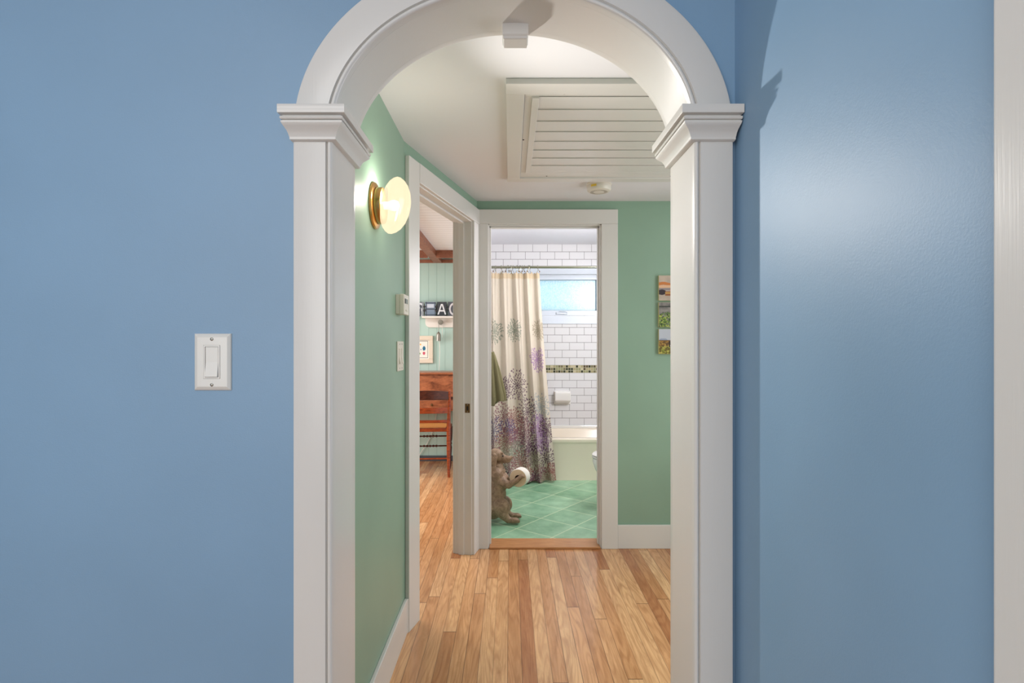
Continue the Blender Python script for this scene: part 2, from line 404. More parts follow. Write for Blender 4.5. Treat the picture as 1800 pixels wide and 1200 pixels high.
# slanted wall with doorway
S0, S1, DZ2, TW = .136, .957, 2.008, .098
def wbox(mb, s0, s1, t0, t1, z0, z1):
    return mb.hexa([wpt(s0,t1,z0), wpt(s1,t1,z0), wpt(s1,t0,z0), wpt(s0,t0,z0), wpt(s0,t1,z1), wpt(s1,t1,z1), wpt(s1,t0,z1), wpt(s0,t0,z1)])
mb = MB(); wbox(mb, -.02, S0-.018, -TW, 0, 0, HC+.05); wbox(mb, S1+.018, LW, -TW, 0, 0, HC+.05); wbox(mb, S0-.018, S1+.018, -TW, 0, DZ2+.018, HC+.05)
struct('wall_hall_door', mb, M['green'], 'slanted green hall wall above the left doorway')

# casing of slanted doorway: head, two sides, jamb, stop
t = MB()
wbox(t, .012, S0-.006, 0, .02, 0, 2.104)
wbox(t, S1+.006, LW-.001, 0, .02, 0, 2.0135)
wbox(t, S0-.006, LW-.001, 0, .022, 2.0135, 2.104)
struct('trim_1', t, M['trim'], 'white casing around the left doorway', bevel=.0025)
t = MB()
wbox(t, S0-.018, S0, -TW-.002, .004, 0, DZ2+.018); wbox(t, S1, S1+.018, -TW-.002, .004, 0, DZ2+.018); wbox(t, S0-.018, S1+.018, -TW-.002, .004, DZ2, DZ2+.018)
wbox(t, S1-.010, S1, -.075, -.042, 0, DZ2); wbox(t, S0, S0+.010, -.075, -.042, 0, DZ2); wbox(t, S0, S1, -.075, -.042, DZ2-.01, DZ2)
struct('door_1', t, M['trim'], 'white door jamb lining of the left doorway', bevel=.0015)
t = MB()
wbox(t, S1+.004, S1+.09, -TW-.018, -TW, 0, 2.09); wbox(t, S0-.09, S0-.004, -TW-.018, -TW, 0, 2.09); wbox(t, S0-.09, S1+.09, -TW-.018, -TW, DZ2+.005, 2.09)
struct('trim_2', t, M['trim'], bevel=.002)
# bathroom doorway casing
yc = YF-.02
t = MB(); t.box(-.2055, DX0-.006, yc, YF, 0, 2.018); t.box(DX1+.008, .668, yc, YF, 0, 2.018); t.box(-.2055, .668, yc-.002, YF, 2.018, 2.107)
struct('trim_3', t, M['trim'], 'white casing around the bathroom doorway', bevel=.0025)
t = MB()
t.box(DX0-.018, DX0, YF-.004, YF+.115, 0, DZ+.018); t.box(DX1, DX1+.018, YF-.004, YF+.115, 0, DZ+.018); t.box(DX0-.018, DX1+.018, YF-.004, YF+.115, DZ, DZ+.018)
t.box(DX0, DX0+.010, YF+.03, YF+.065, 0, DZ); t.box(DX1-.010, DX1, YF+.03, YF+.065, 0, DZ); t.box(DX0, DX1, YF+.03, YF+.065, DZ-.010, DZ)
struct('door_2', t, M['trim'], 'white door jamb lining of the bathroom doorway', bevel=.0015)
t = MB(); t.box(DX0-.09, DX0-.002, YF+.11, YF+.125, 0, 2.1); t.box(DX1+.002, DX1+.09, YF+.11, YF+.125, 0, 2.1); t.box(DX0-.09, DX1+.09, YF+.11, YF+.125, DZ+.004, 2.1)
struct('trim_4', t, M['trim'], bevel=.002)
struct('baseboard_end', MB().box(.668, 2.1, YF-.016, YF, 0, .147), M['trim'], 'white baseboard on the green end wall', bevel=.003)
mb = MB(); mb.box(K.x, K.x+.015, YH+.015, 2.497, 0, .15); mb.hexa([(K.x,2.497,0),(K.x+.015,2.497,0),wpt(.012,.018,0),wpt(.012,0,0),(K.x,2.497,.15),(K.x+.015,2.497,.15),wpt(.012,.018,.15),wpt(.012,0,.15)])
struct('baseboard_left', mb, M['trim'], 'white baseboard under the wall lamp', bevel=.003)

# --- arched opening: pilasters, capitals, arch casing
BW, FW = .010, .076            # bead width, casing width
def casing_profile():
    "(outwards from the opening edge, towards the viewer)"
    p = [(0, -.002)]
    for a in range(0, 181, 30): p.append((.0048-.0048*math.cos(math.radians(a)), .015+.005*math.sin(math.radians(a))))
    p += [(.0105, .0135), (.0125, .0195), (.072, .020), (.0755, .0185), (.0765, .015), (.0765, -.002)]
    return p
prof = casing_profile()
def pilaster(name, xj, sgn, lab):
    mb = MB()
    def leg(yf, dirn):
        R = []
        for z in (0, 1.71): R.append([(xj+sgn*u, yf-dirn*v, z) for u, v in prof])
        mb.rings(R)
    leg(YB, 1); leg(YH-.018, -1)
    x0, x1 = sorted((xj-sgn*0.0, xj+sgn*.014))
    mb.box(x0, x1, YB+.0022, YH-.0202, 0, 1.71)
    return struct(name, mb, M['trim'], lab, smooth=35)
pilaster('trim_5', JL, -1, 'white pilaster casing on the left of the arch')
pilaster('trim_6', JR, 1, 'white pilaster casing on the right of the arch')
# arch band (casing both sides + soffit)
mb = MB()
def arch_sweep(yf, dirn):
    n = 96; R = []
    for i in range(n+1):
        a = PI-PI*i/n; c, s_ = math.cos(a), math.sin(a); ring = []
        nx, nz = c/AR, s_/EB; L = math.hypot(nx, nz); nx /= L; nz /= L
        for u, v in prof: ring.append((CX+AR*c+nx*u, yf-dirn*v, EZ+EB*s_+nz*u))
        R.append(ring)
    # straight drop behind the capitals
    R.insert(0, [(p[0], p[1], 1.70) for p in R[0]]); R.append([(p[0], p[1], 1.70) for p in R[-1]])
    mb.rings(R)
if EZ > 1.70: pass
arch_sweep(YB, 1); arch_sweep(YH-.018, -1)
n = 96; R = []
for i in range(n+1):
    a = PI-PI*i/n; c, s_ = math.cos(a), math.sin(a)
    R.append([(CX+(AR+u)*c, y, EZ+(EB+u)*s_) for u, y in ((0, YB+.0022), (0, YH-.0202), (.013, YH-.0202), (.013, YB+.0022))])
mb.rings(R)
struct('trim_7', mb, M['trim'], 'white arch casing and soffit over the opening', smooth=35)
ARCHZ = EZ+EB
# capitals
ZC = 1.731
cap_prof = [(.003, -.062), (.0065, -.0595), (.0065, -.056), (.0075, -.054), (.0090, -.050), (.0125, -.044), (.0185, -.038), (.0225, -.034), (.0240, -.031), (.0240, -.0295), (.0205, -.0285), (.0205, -.0275), (.0245, -.0265), (.0260, -.0240), (.0250, -.0212), (.0215, -.0200), (.0205, -.0190), (.0205, -.0180), (.0300, -.0165), (.0305, -.0155), (.0305, -.001), (.030, 0)]
def capital(name, x0, x1, out0, out1, lab):
    mb = MB(); R = []
    for p, z in cap_prof:
        ri = p+.003
        xa = x0-(p*.62 if out0 else ri); xb = x1+(p*.62 if out1 else ri)
        R.append([(xa, YA-p, ZC+z), (xb, YA-p, ZC+z), (xb, YH+p, ZC+z), (xa, YH+p, ZC+z)])
    mb.rings(R); return struct(name, mb, M['trim'], lab, smooth=40)
capital('trim_8', JL-.0765, JL, True, False, 'moulded white capital on the left pilaster')
mb = MB(); R = []
for p, z in cap_prof:
    R.append([(JR-p-.003, YA-p, ZC+z), (min(.4485, JR+.0765+p*.3), YA-p, ZC+z), (min(.4485, JR+.0765+p*.3), YH+p, ZC+z), (JR-p-.003, YH+p, ZC+z)])
mb.rings(R); struct('trim_9', mb, M['trim'], 'moulded white capital on the right pilaster', smooth=40)
# small block under the arch crown
zt = EZ+EB
mb = MB(); c0 = P(905.5, 57, 1.25)
R = []
for hw, z, y0, y1 in ((.0265, -.031, 1.248, 1.289), (.0265, -.026, 1.246, 1.290), (.0285, -.0225, 1.243, 1.292), (.0290, .004, 1.241, 1.292)):
    R.append([(.011-hw, y0, zt+z), (.011+hw, y0, zt+z), (.011+hw, y1, zt+z), (.011-hw, y1, zt+z)])
mb.rings(R); tag(mb.build('corbel_block', M['trim'], bevel=.0015), 'small white wooden block under the crown of the arch', 'block')

# ------------------------------------------------------------------ blue wall switch
def screw(parent, p, ax, name='screw', r=.0032):
    mb = MB(); mb.lathe([(r, -.001), (r, .0006), (r*.8, .0011), (0, .0012)], p, ax, 14)
    ax = Vector(ax)
    return mb.build(name, M['screw'], parent, True, smooth=40)
def switch_blue():
    Y = YB; x0, x1, z0, z1 = (340-897)*.001*1.134, (405-897)*.001*1.134, CAMZ-(686-605)*.001134, CAMZ-(586-605)*.001134
    xc, zc = (x0+x1)/2, (z0+z1)/2
    r = thing('light_switch', 'white rocker light switch on the blue wall', 'light switch', (xc, Y, z0))
    mb = MB(); R = []
    for ins, d in ((0, 0), (0, .0015), (.0015, .0035), (.0065, .0062), (.008, .0065)):
        R.append([(x0+ins, Y-d, z0+ins), (x1-ins, Y-d, z0+ins), (x1-ins, Y-d, z1-ins), (x0+ins, Y-d, z1-ins)])
    mb.rings(R, cap=False)
    # face with rectangular cut-out
    hw, hh = .0168, .0335; i = .008; yy = Y-.0065
    a = [(x0+i, yy, z0+i), (x1-i, yy, z0+i), (x1-i, yy, z1-i), (x0+i, yy, z1-i)]
    b = [(xc-hw, yy, zc-hh), (xc+hw, yy, zc-hh), (xc+hw, yy, zc+hh), (xc-hw, yy, zc+hh)]
    c = [(p[0], Y-.001, p[2]) for p in b]
    mb.add(a+b+c, [(0,1,5,4),(1,2,6,5),(2,3,7,6),(3,0,4,7),(4,5,9,8),(5,6,10,9),(6,7,11,10),(7,4,8,11)])
    mb.build('wall_plate', M['white_plastic'], r, True)
    mb = MB(); mb.box(xc-.0168, xc+.0168, Y-.004, Y-.001, zc-.0335, zc+.0335)
    for (ax0, ax1, az0, az1) in ((-.0162,-.0135,-.033,.033),(.0135,.0162,-.033,.033),(-.0135,.0135,-.033,-.0305),(-.0135,.0135,.0305,.033)):
        mb.box(xc+ax0, xc+ax1, Y-.0072, Y-.003, zc+az0, zc+az1)
    mb.build('switch_frame', M['white_plastic'], r, True)
    mb = MB(); xs = (xc-.0128, xc+.0128)
    pr = [(-.0298, .0105), (0, .0062), (.0298, .0068)]; R = [[(x, Y-.002, zc-.0298), (x, Y-pr[0][1], zc-.0298), (x, Y-pr[1][1], zc), (x, Y-pr[2][1], zc+.0298), (x, Y-.002, zc+.0298)] for x in xs]
    mb.rings(R); mb.build('rocker', M['white_plastic'], r, True, bevel=.0008)
    screw(r, (xc, Y-.0065, z1-.0112), (0,-1,0)); screw(r, (xc, Y-.0065, z0+.0112), (0,-1,0))
switch_blue()

# ------------------------------------------------------------------ hall wall: switch, thermostat
KX = K.x
def hall_switch():
    y0, y1, z0, z1 = 2.335, 2.462, 1.158, 1.283
    r = thing('light_switch', 'cream double light switch low on the green wall below the thermostat', 'light switch', (KX, (y0+y1)/2, z0))
    MB().box(KX, KX+.006, y0, y1, z0, z1).build('wall_plate', M['cream_plastic'], r, True, bevel=.003)
    for yc_ in (2.376, 2.421):
        zc = (z0+z1)/2
        R = [[(KX+.005, yc_+d, zc-.032), (KX+.0125, yc_+d, zc-.032), (KX+.0075, yc_+d, zc), (KX+.0085, yc_+d, zc+.032), (KX+.005, yc_+d, zc+.032)] for d in (-.0145, .0145)]
        MB().rings(R).build('rocker', M['cream_plastic'], r, True, bevel=.0008)
        for z in (z0+.012, z1-.012): screw(r, (KX+.006, yc_, z), (1,0,0))
hall_switch()
def thermostat():
    y0, y1, z0, z1 = 2.315, 2.42, 1.392, 1.476
    r = thing('thermostat', 'cream wall thermostat on the green wall above the double switch', 'thermostat', (KX, (y0+y1)/2, z0))
    MB().box(KX, KX+.016, y0+.002, y1-.002, z0+.002, z1-.002).build('back_plate', M['cream_plastic'], r, True, bevel=.002)
    MB().box(KX+.016, KX+.036, y0, y1, z0, z1).build('cover', M['cream_plastic'], r, True, bevel=.004)
    MB().box(KX+.0355, KX+.0368, y0+.028, y1-.028, z0+.046, z1-.018).build('display', mat_plain('grey_display', srgb(120, 128, 118), .2), r, True)
    mb = MB()
    for k in range(4): mb.box(KX+.0358, KX+.0366, y0+.012+k*.004, y0+.014+k*.004, z0+.045, z1-.018)
    mb.build('vent_slot', M['dark'], r, True)
    for k in range(3): MB().box(KX+.036, KX+.0385, y0+.034+k*.013, y0+.043+k*.013, z0+.014, z0+.022).build('button', M['cream_plastic'], r, True, bevel=.001)
thermostat()

# ------------------------------------------------------------------ wall lamp
def sconce():
    yc_, zc = 1.952, 1.745
    r = thing('wall_lamp', 'lit brass wall lamp with cream glass shade on the green wall', 'wall lamp', (KX, yc_, zc))
    A = (1, 0, 0)
    MB().lathe([(.079, 0), (.080, .004), (.077, .009), (.066, .013), (.064, .013)], (KX, yc_, zc), A, 48).build('backplate', M['brass'], r, True, smooth=35)
    MB().lathe([(.058, .012), (.062, .014), (.062, .031), (.060, .034), (.054, .034)], (KX, yc_, zc), A, 48).build('collar', M['brass'], r, True, smooth=35)
    tilt = Vector((1, .06, -.20)).normalized()
    prof_ = [(.056, 0), (.068, .004), (.082, .012), (.092, .022), (.097, .032), (.096, .042), (.089, .055), (.076, .068), (.057, .079), (.034, .086), (.012, .089), (.0001, .0895)]
    mb = MB(); mb.lathe(prof_, (KX+.034, yc_, zc+.008), tilt, 56, cap=False)
    o = mb.build('glass_shade', M['opal'], r, True, smooth=180); o['label'] = 'glowing cream glass shade'
    MB().lathe([(.013, 0), (.013, .02), (.017, .03), (.0185, .04), (.015, .052), (.0001, .058)], (KX+.03, yc_, zc), A, 16).build('bulb', mat_plain('bulb_glass', (1, .95, .85, 1), .4, Emission_Color=(1, .85, .6, 1), Emission_Strength=1.5), r, True, smooth=60)
    l = bpy.data.lights.new('wall_lamp_light', 'POINT'); l.energy = 5.0; l.color = (1, .95, .90); l.shadow_soft_size = .025
    lo = bpy.data.objects.new('wall_lamp_light', l); COL.objects.link(lo); lo.location = (.085, .0, .035); lo.parent = r
    l = bpy.data.lights.new('wall_lamp_beam', 'SPOT'); l.energy = 125; l.color = (.97, .96, 1.0); l.shadow_soft_size = .02; l.spot_size = math.radians(128); l.spot_blend = 1.0
    lo = bpy.data.objects.new('wall_lamp_beam', l); COL.objects.link(lo); lo.location = (.088, .0, .01); lo.parent = r; lo.rotation_euler = Vector((1, -.55, -.16)).to_track_quat('-Z', 'Y').to_euler()
sconce()

# ------------------------------------------------------------------ ceiling: hatch and detector
def hatch():
    zc = HC; x0, x1, y0, y1 = -.0155, 1.02, 1.908, 3.062
    r = thing('attic_hatch', 'white louvred attic fan panel in the hall ceiling', 'ceiling vent', ((x0+x1)/2, (y0+y1)/2, zc))
    def frame(mb, a0, a1, b0, b1, wl, wn, wf, z0, z1, wr=None):
        wr = wr or wl
        mb.box(a0, a1, b0, b0+wn, z0, z1); mb.box(a0, a1, b1-wf, b1, z0, z1)
        mb.box(a0, a0+wl, b0+wn, b1-wf, z0, z1); mb.box(a1-wr, a1, b0+wn, b1-wf, z0, z1)
    mb = MB(); frame(mb, x0, x1, y0, y1, .066, .082, .062, zc-.020, zc); mb.build('frame', M['trim'], r, True, bevel=.002)
    mb = MB(); frame(mb, x0+.067, x1-.067, y0+.083, y1-.063, 0.026, .030, .085, zc-.012, zc+.0); mb.build('inner_frame', M['trim'], r, True, bevel=.0015)
    a0, a1, b0, b1 = x0+.093, x1-.093, y0+.113, y1-.148
    for xa in (a0, a1-.026): MB().box(xa, xa+.026, b0, b1, zc-.020, zc-.002).build('side_rail', M['trim'], r, True, bevel=.0015)
    MB().box(a0, a1, b0, b1, zc-.001, zc-.0002).build('backing', M['trim'], r, True)
    n = 8; L = (b1-b0)/n
    for k in range(n):
        y = b0+k*L; z = zc-.004
        q = [(a0+.026, y, z-.0085), (a1-.026, y, z-.0085), (a1-.026, y+L*1.03, z-.0045), (a0+.026, y+L*1.03, z-.0045)]
        MB().hexa([Vector(p)-Vector((0,0,.003)) for p in q]+[Vector(p) for p in q]).build('slat', M['trim'], r, True, bevel=.0008)
    for p in (P(992, 170, 2.0), P(920, 251, 2.45), P(961, 306, 2.98), P(1179, 306, 2.98)):
        MB().lathe([(.0035, 0), (.0035, .002), (.0001, .0025)], (p.x, p.y, zc-(.012 if p.y < 2.9 else .0115)), (0, 0, -1), 10).build('screw', M['dark'], r, True)
hatch()
def detector():
    c = (.492, 3.16); r = thing('smoke_detector', 'round white smoke detector on the hall ceiling', 'smoke detector', (c[0], c[1], HC))
    C = (c[0], c[1], HC)
    MB().lathe([(.070, 0), (.071, .004), (.071, .010), (.068, .013)], C, (0,0,-1), 48).build('mounting_plate', M['cream_plastic'], r, True, smooth=35)
    MB().lathe([(.066, .012), (.067, .015), (.066, .033), (.062, .042), (.054, .047), (.0001, .049)], C, (0,0,-1), 48).build('cover', M['cream_plastic'], r, True, smooth=30)
    mb = MB()
    for k in range(28):
        a = 2*PI*k/28; d = Vector((math.cos(a), math.sin(a), 0)); t_ = Vector((-d.y, d.x, 0))*.002; b = Vector(C)+Vector((0,0,-.0488))
        mb.hexa([b+d*.030-t_, b+d*.048-t_, b+d*.048+t_, b+d*.030+t_, b+d*.030-t_+Vector((0,0,.004)), b+d*.048-t_+Vector((0,0,.006)), b+d*.048+t_+Vector((0,0,.006)), b+d*.030+t_+Vector((0,0,.004))])
    mb.build('grille', mat_plain('shadowed_slots', srgb(186, 180, 168), .7), r, True)
    mb = MB(); a0, a1 = math.radians(222), math.radians(250)
    R = [[(C[0]+.0675*math.cos(a0+(a1-a0)*i/6), C[1]+.0675*math.sin(a0+(a1-a0)*i/6), HC-z) for i in range(7)] for z in (.018, .030)]
    mb.rings(R, cap=False, closed=False); o = mb.build('sticker', M['yellow'], r, True); o['label'] = 'yellow warning sticker'
detector()

# ------------------------------------------------------------------ printed meshes
def print_grid(name, nu, nv, fn_pos, colors, mat, parent=None, world=True, smooth=True, group=None):
    "fn_pos(U,V)->(nv,nu,3); colors (nv,nu,3) linear"
    U, V = np.meshgrid(np.linspace(0, 1, nu), np.linspace(0, 1, nv))
    pos = fn_pos(U, V).reshape(-1, 3)
    off = Vector((0,0,0)); p = parent
    while p is not None: off += p.location; p = p.parent
    if parent is None:
        lo = pos.min(0); hi = pos.max(0); off = Vector(((lo[0]+hi[0])/2, (lo[1]+hi[1])/2, lo[2]))
    pos = pos-np.array(off)
    idx = np.arange(nu*nv).reshape(nv, nu)
    f = np.stack([idx[:-1,:-1], idx[:-1,1:], idx[1:,1:], idx[1:,:-1]], -1).reshape(-1, 4)
    me = bpy.data.meshes.new(name); me.from_pydata(pos.tolist(), [], f.tolist())
    at = me.color_attributes.new('print', 'FLOAT_COLOR', 'POINT')
    c = np.ones((nu*nv, 4), np.float32); c[:, :3] = colors.reshape(-1, 3); at.data.foreach_set('color', c.ravel())
    me.materials.append(mat)
    if smooth: me.shade_smooth()
    o = bpy.data.objects.new(name, me); COL.objects.link(o)
    if parent is not None: o.parent = parent
    else: o.location = off
    return o
def lin(r, g, b): return np.array(srgb(r, g, b)[:3])
def vnoise(shape, cells, seed, oct=3):
    rng = np.random.RandomState(seed); h, w_ = shape; out = np.zeros(shape); amp = 1; tot = 0
    for o_ in range(oct):
        ch, cw = max(2, int(cells[0]*2**o_)), max(2, int(cells[1]*2**o_)); g = rng.rand(ch+1, cw+1)
        y = np.linspace(0, ch-1e-6, h); x = np.linspace(0, cw-1e-6, w_); yi = y.astype(int); xi = x.astype(int)
        fy = (y-yi)[:, None]; fx = (x-xi)[None, :]; fy = fy*fy*(3-2*fy); fx = fx*fx*(3-2*fx)
        a = g[yi][:, xi]; b = g[yi][:, xi+1]; c = g[yi+1][:, xi]; d = g[yi+1][:, xi+1]
        out += amp*((a*(1-fx)+b*fx)*(1-fy)+(c*(1-fx)+d*fx)*fy); tot += amp; amp *= .5
    return out/tot
def paint(img, mask, col):
    m = np.clip(mask, 0, 1)[..., None]; img[:] = img*(1-m)+np.array(col)*m

# three canvases on the end wall
def canvases():
    n = 90; V, U = np.mgrid[0:1:n*1j, 0:1:n*1j]     # V up
    def harbour():
        im = np.zeros((n, n, 3))+lin(186, 168, 152); nz = vnoise((n, n), (5, 5), 3)
        im = im*(.8+.4*nz[..., None])
        paint(im, (abs(V-.66-.03*np.sin(U*9)) < .06), lin(198, 120, 60)); paint(im, (abs(V-.55-.04*U) < .04+.03*nz), lin(222, 176, 140))
        paint(im, ((V < .5) & (V > .40)), lin(150, 138, 140)*.9); paint(im, ((U-.12)**2/.03+(V-.33)**2/.012 < 1), lin(52, 38, 44))
        paint(im, ((abs(U-.45) < .2) & (abs(V-.27) < .09)), lin(150, 90, 50)); paint(im, ((abs(U-.45) < .2) & (abs(V-.30) < .02)), lin(210, 170, 90))
        paint(im, ((abs(U-.6) < .15) & (abs(V-.42) < .04)), lin(220, 130, 70)); paint(im, ((V > .8) & (U > .5) & (vnoise((n, n), (18, 18), 8) > .55)), lin(66, 58, 50)); return im
    def garden():
        im = np.zeros((n, n, 3))+lin(128, 122, 118); nz = vnoise((n, n), (9, 9), 5)
        im = im*(.5+1.0*nz[..., None]); paint(im, ((V < .62-.3*np.abs(U-.35)) & (vnoise((n, n), (22, 22), 4) > .42)), lin(92, 122, 52)); paint(im, ((V < .5) & (vnoise((n, n), (26, 26), 9) > .56)), lin(168, 178, 84))
        paint(im, ((V < .6) & (vnoise((n, n), (24, 24), 11) < .36)), lin(38, 50, 30)); paint(im, ((U-.55)**2+(V-.62)**2 < .006), lin(228, 200, 120))
        paint(im, ((U > .62) & (V > .45) & (nz > .35)), lin(190, 188, 190)); paint(im, ((abs(U-.8) < .12) & (abs(V-.38) < .07)), lin(32, 32, 40)); paint(im, ((V > .8) & (V < .86) & (U < .6)), lin(60, 62, 58)); return im
    def field():
        im = np.zeros((n, n, 3))+lin(150, 160, 180); nz = vnoise((n, n), (6, 2), 6)
        paint(im, ((nz > .5) & (V > .55)), lin(186, 190, 200)); paint(im, (V < .55), lin(150, 110, 50)); paint(im, ((V < .3)), lin(134, 138, 50))
        n2 = vnoise((n, n), (20, 20), 12); paint(im, ((V < .55) & (n2 > .56)), lin(96, 70, 34)); paint(im, ((V < .5) & (n2 < .36)), lin(196, 176, 92)); paint(im, (abs(V-.545) < .015), lin(90, 64, 40))
        paint(im, ((abs(U-.45) < .05) & (abs(V-.40) < .12)), lin(44, 30, 24)); paint(im, ((abs(U-.62) < .16) & (abs(V-.33) < .035)), lin(222, 216, 210)); paint(im, ((abs(U-.86) < .05) & (abs(V-.28) < .12)), lin(60, 40, 30)); return im
    x0 = (1158-897)*.001*3.53
    data = [(484, 528, harbour, 'small harbour canvas, top one of the column on the green end wall'),
            (531, 575, garden, 'small garden canvas, middle one of the column on the green end wall'),
            (578, 622, field, 'small field canvas, bottom one of the column on the green end wall')]
    for ya, yb, fn, lab in data:
        z1 = CAMZ-(ya-605)*.00353; z0 = CAMZ-(yb-605)*.00353; wd = .155
        r = thing('photo_canvas', lab, 'picture', (x0+wd/2, YF, z0), 'photo canvases on the end wall')
        MB().box(x0, x0+wd, YF-.020, YF, z0, z1).build('canvas_frame', M['canvas_edge'], r, True, bevel=.001)
        print_grid('print', n, n, lambda U_, V_: np.stack([x0+.001+U_*(wd-.002), np.full_like(U_, YF-.0206), z0+.001+V_*(z1-z0-.002)], -1), fn(), M['print'], r)
canvases()

# ------------------------------------------------------------------ strike plate
sp = wpt(S1-.0003, -.020, .885)
r = thing('strike_plate', 'worn dark metal strike plate on the white door jamb', 'strike plate', sp)
mb = MB(); u = nW; 
wbox(mb, S1-.0018, S1, -.036, -.006, .857, .912); mb.build('plate', M['rust'], r, True, bevel=.0006)
mb = MB(); wbox(mb, S1-.0022, S1-.0016, -.027, -.015, .872, .896); mb.build('latch_hole', M['dark'], r, True)
for z in (.863, .906):
    mb = MB(); c = wpt(S1-.0018, -.021, z); mb.lathe([(.003, 0), (.003, .0006), (.001, .001)], c, (-dW.x, -dW.y, 0), 10); mb.build('screw', M['screw'], r, True)
r = thing('strike_plate', 'small strike plate on the right jamb of the bathroom doorway', 'strike plate', (DX1, YF+.09, .86))
MB().box(DX1-.0016, DX1, YF+.072, YF+.104, .86, .915).build('plate', M['rust'], r, True, bevel=.0005)
MB().box(DX1-.002, DX1-.0014, YF+.082, YF+.094, .875, .90).build('latch_hole', M['dark'], r, True)

# ------------------------------------------------------------------ bathroom shell
BYW = 5.97; BC = 2.318
WX0, WX1, WZ0, WZ1 = .02, .925, 1.572, 2.003     # window opening
t = MB(); B = BYW
for a in ((-.4, WX0, 0, 2.4), (WX1, 1.45, 0, 2.4), (WX0, WX1, 0, WZ0), (WX0, WX1, WZ1, 2.4)): t.box(a[0], a[1], B, B+.14, a[2], a[3])
struct('wall_bathroom_end', t, M['tile'], 'white subway tile wall with a mosaic band over the bathtub')
struct('wall_bathroom_left', MB().box(-.345, -.27, 3.66, 6.3, 0, 2.4), M['ceil'])
struct('wall_bathroom_right', MB().box(1.33, 1.45, 3.66, 6.1, 0, 2.4), M['ceil'])
struct('ceiling_bathroom', MB().box(-.3, 1.45, 3.60, 6.1, BC, 2.42), M['ceil'], 'white bathroom ceiling')
def bath_window():
    y = B
    r = bpy.data.objects.new('window_1', None); COL.objects.link(r); r.location = ((WX0+WX1)/2, y, WZ0); r['kind'] = 'structure'; r['label'] = 'frosted awning window high in the tiled wall'
    t = MB(); c0, c1 = WX0-.06, WX1+.06; q0, q1 = WZ0-.088, WZ1+.075
    t.box(c0, c1, y-.012, y+.0, WZ1, q1); t.box(c0, c1, y-.012, y, q0, WZ0-.004); t.box(c0, WX0, y-.012, y, WZ0-.004, WZ1); t.box(WX1, c1, y-.012, y, WZ0-.004, WZ1)
    t.build('window_trim', M['window_frame'], r, True, bevel=.002)
    t = MB(); f = .028; t.box(WX0, WX1, y+.01, y+.12, WZ1-f*1.9, WZ1); t.box(WX0, WX1, y-.004, y+.12, WZ0, WZ0+.052); t.box(WX0, WX0+f, y+.01, y+.12, WZ0+.052, WZ1-f*1.9); t.box(WX1-.018, WX1, y+.01, y+.12, WZ0+.052, WZ1-f*1.9)
    t.build('window_frame', M['window_frame'], r, True, bevel=.002)
    MB().box(WX0+f, WX1-.018, y+.05, y+.056, WZ0+.052, WZ1-f*1.9).build('pane', M['frost'], r, True)
    t = MB(); g0, g1, h0, h1 = WX0+f, WX1-.018, WZ0+.052, WZ1-f*1.9
    t.box(g0, g1, y+.042, y+.05, h0, h0+.006); t.box(g0, g1, y+.042, y+.05, h1-.006, h1); t.box(g1-.008, g1, y+.042, y+.05, h0, h1)
    t.build('gasket', mat_plain('grey_gasket', srgb(150, 166, 172), .5), r, True)
    a = P(978, 549, y-.02); b = P(998, 549, y-.02)
    t = MB(); t.box(a.x, b.x, y-.022, y-.004, WZ0+.012, WZ0+.034); h = t.build('crank', M['window_frame'], r, True, bevel=.004)
    t = MB(); zz = WZ0+.036; t.tube([(a.x+.03, y-.02, zz), (a.x+.05, y-.034, zz+.006), (b.x-.02, y-.036, zz+.004), (b.x-.004, y-.03, zz-.004)], .005); t.build('crank_handle', M['window_frame'], h, True, smooth=60)
bath_window()

# ------------------------------------------------------------------ bathtub
def bathtub():
    x0, x1, y0, y1, zt_ = -.268, 1.328, 5.285, 5.968, .395
    r = thing('bathtub', 'cream bathtub with a flat apron under the tiled wall', 'bathtub', ((x0+x1)/2, (y0+y1)/2, .004))
    mb = MB()
    def rr(xa, xb, ya, yb, rad, z, n=6):
        out = []
        for cx_, cy_, a0 in ((xb-rad, ya+rad, -90), (xb-rad, yb-rad, 0), (xa+rad, yb-rad, 90), (xa+rad, ya+rad, 180)):
            for k in range(n+1):
                a = math.radians(a0+90*k/n); out.append((cx_+rad*math.cos(a), cy_+rad*math.sin(a), z))
        return out
    R = [rr(x0, x1, y0+.014, y1, .01, .004), rr(x0, x1, y0+.014, y1, .01, zt_-.055), rr(x0, x1, y0+.008, y1, .01, zt_-.045), rr(x0, x1, y0, y1, .01, zt_-.030), rr(x0, x1, y0, y1, .012, zt_-.008), rr(x0, x1, y0+.008, y1, .016, zt_),
         rr(x0+.06, x1-.06, y0+.065, y1-.06, .10, zt_+.0), rr(x0+.075, x1-.075, y0+.08, y1-.07, .11, zt_-.014), rr(x0+.13, x1-.12, y0+.13, y1-.12, .12, .12), rr(x0+.2, x1-.2, y0+.18, y1-.17, .1, .07)]
    mb.rings(R); mb.build('tub_body', M['tub'], r, True, smooth=40)
    MB().box(x0, x1, y1-.035, y1, zt_-.002, .424).build('back_ledge', M['porcelain'], r, True, bevel=.006)
    MB().lathe([(.025, 0), (.025, .003), (.0001, .004)], (.95, 5.62, .0705), (0,0,1), 20).build('drain', M['chrome'], r, True)
bathtub()
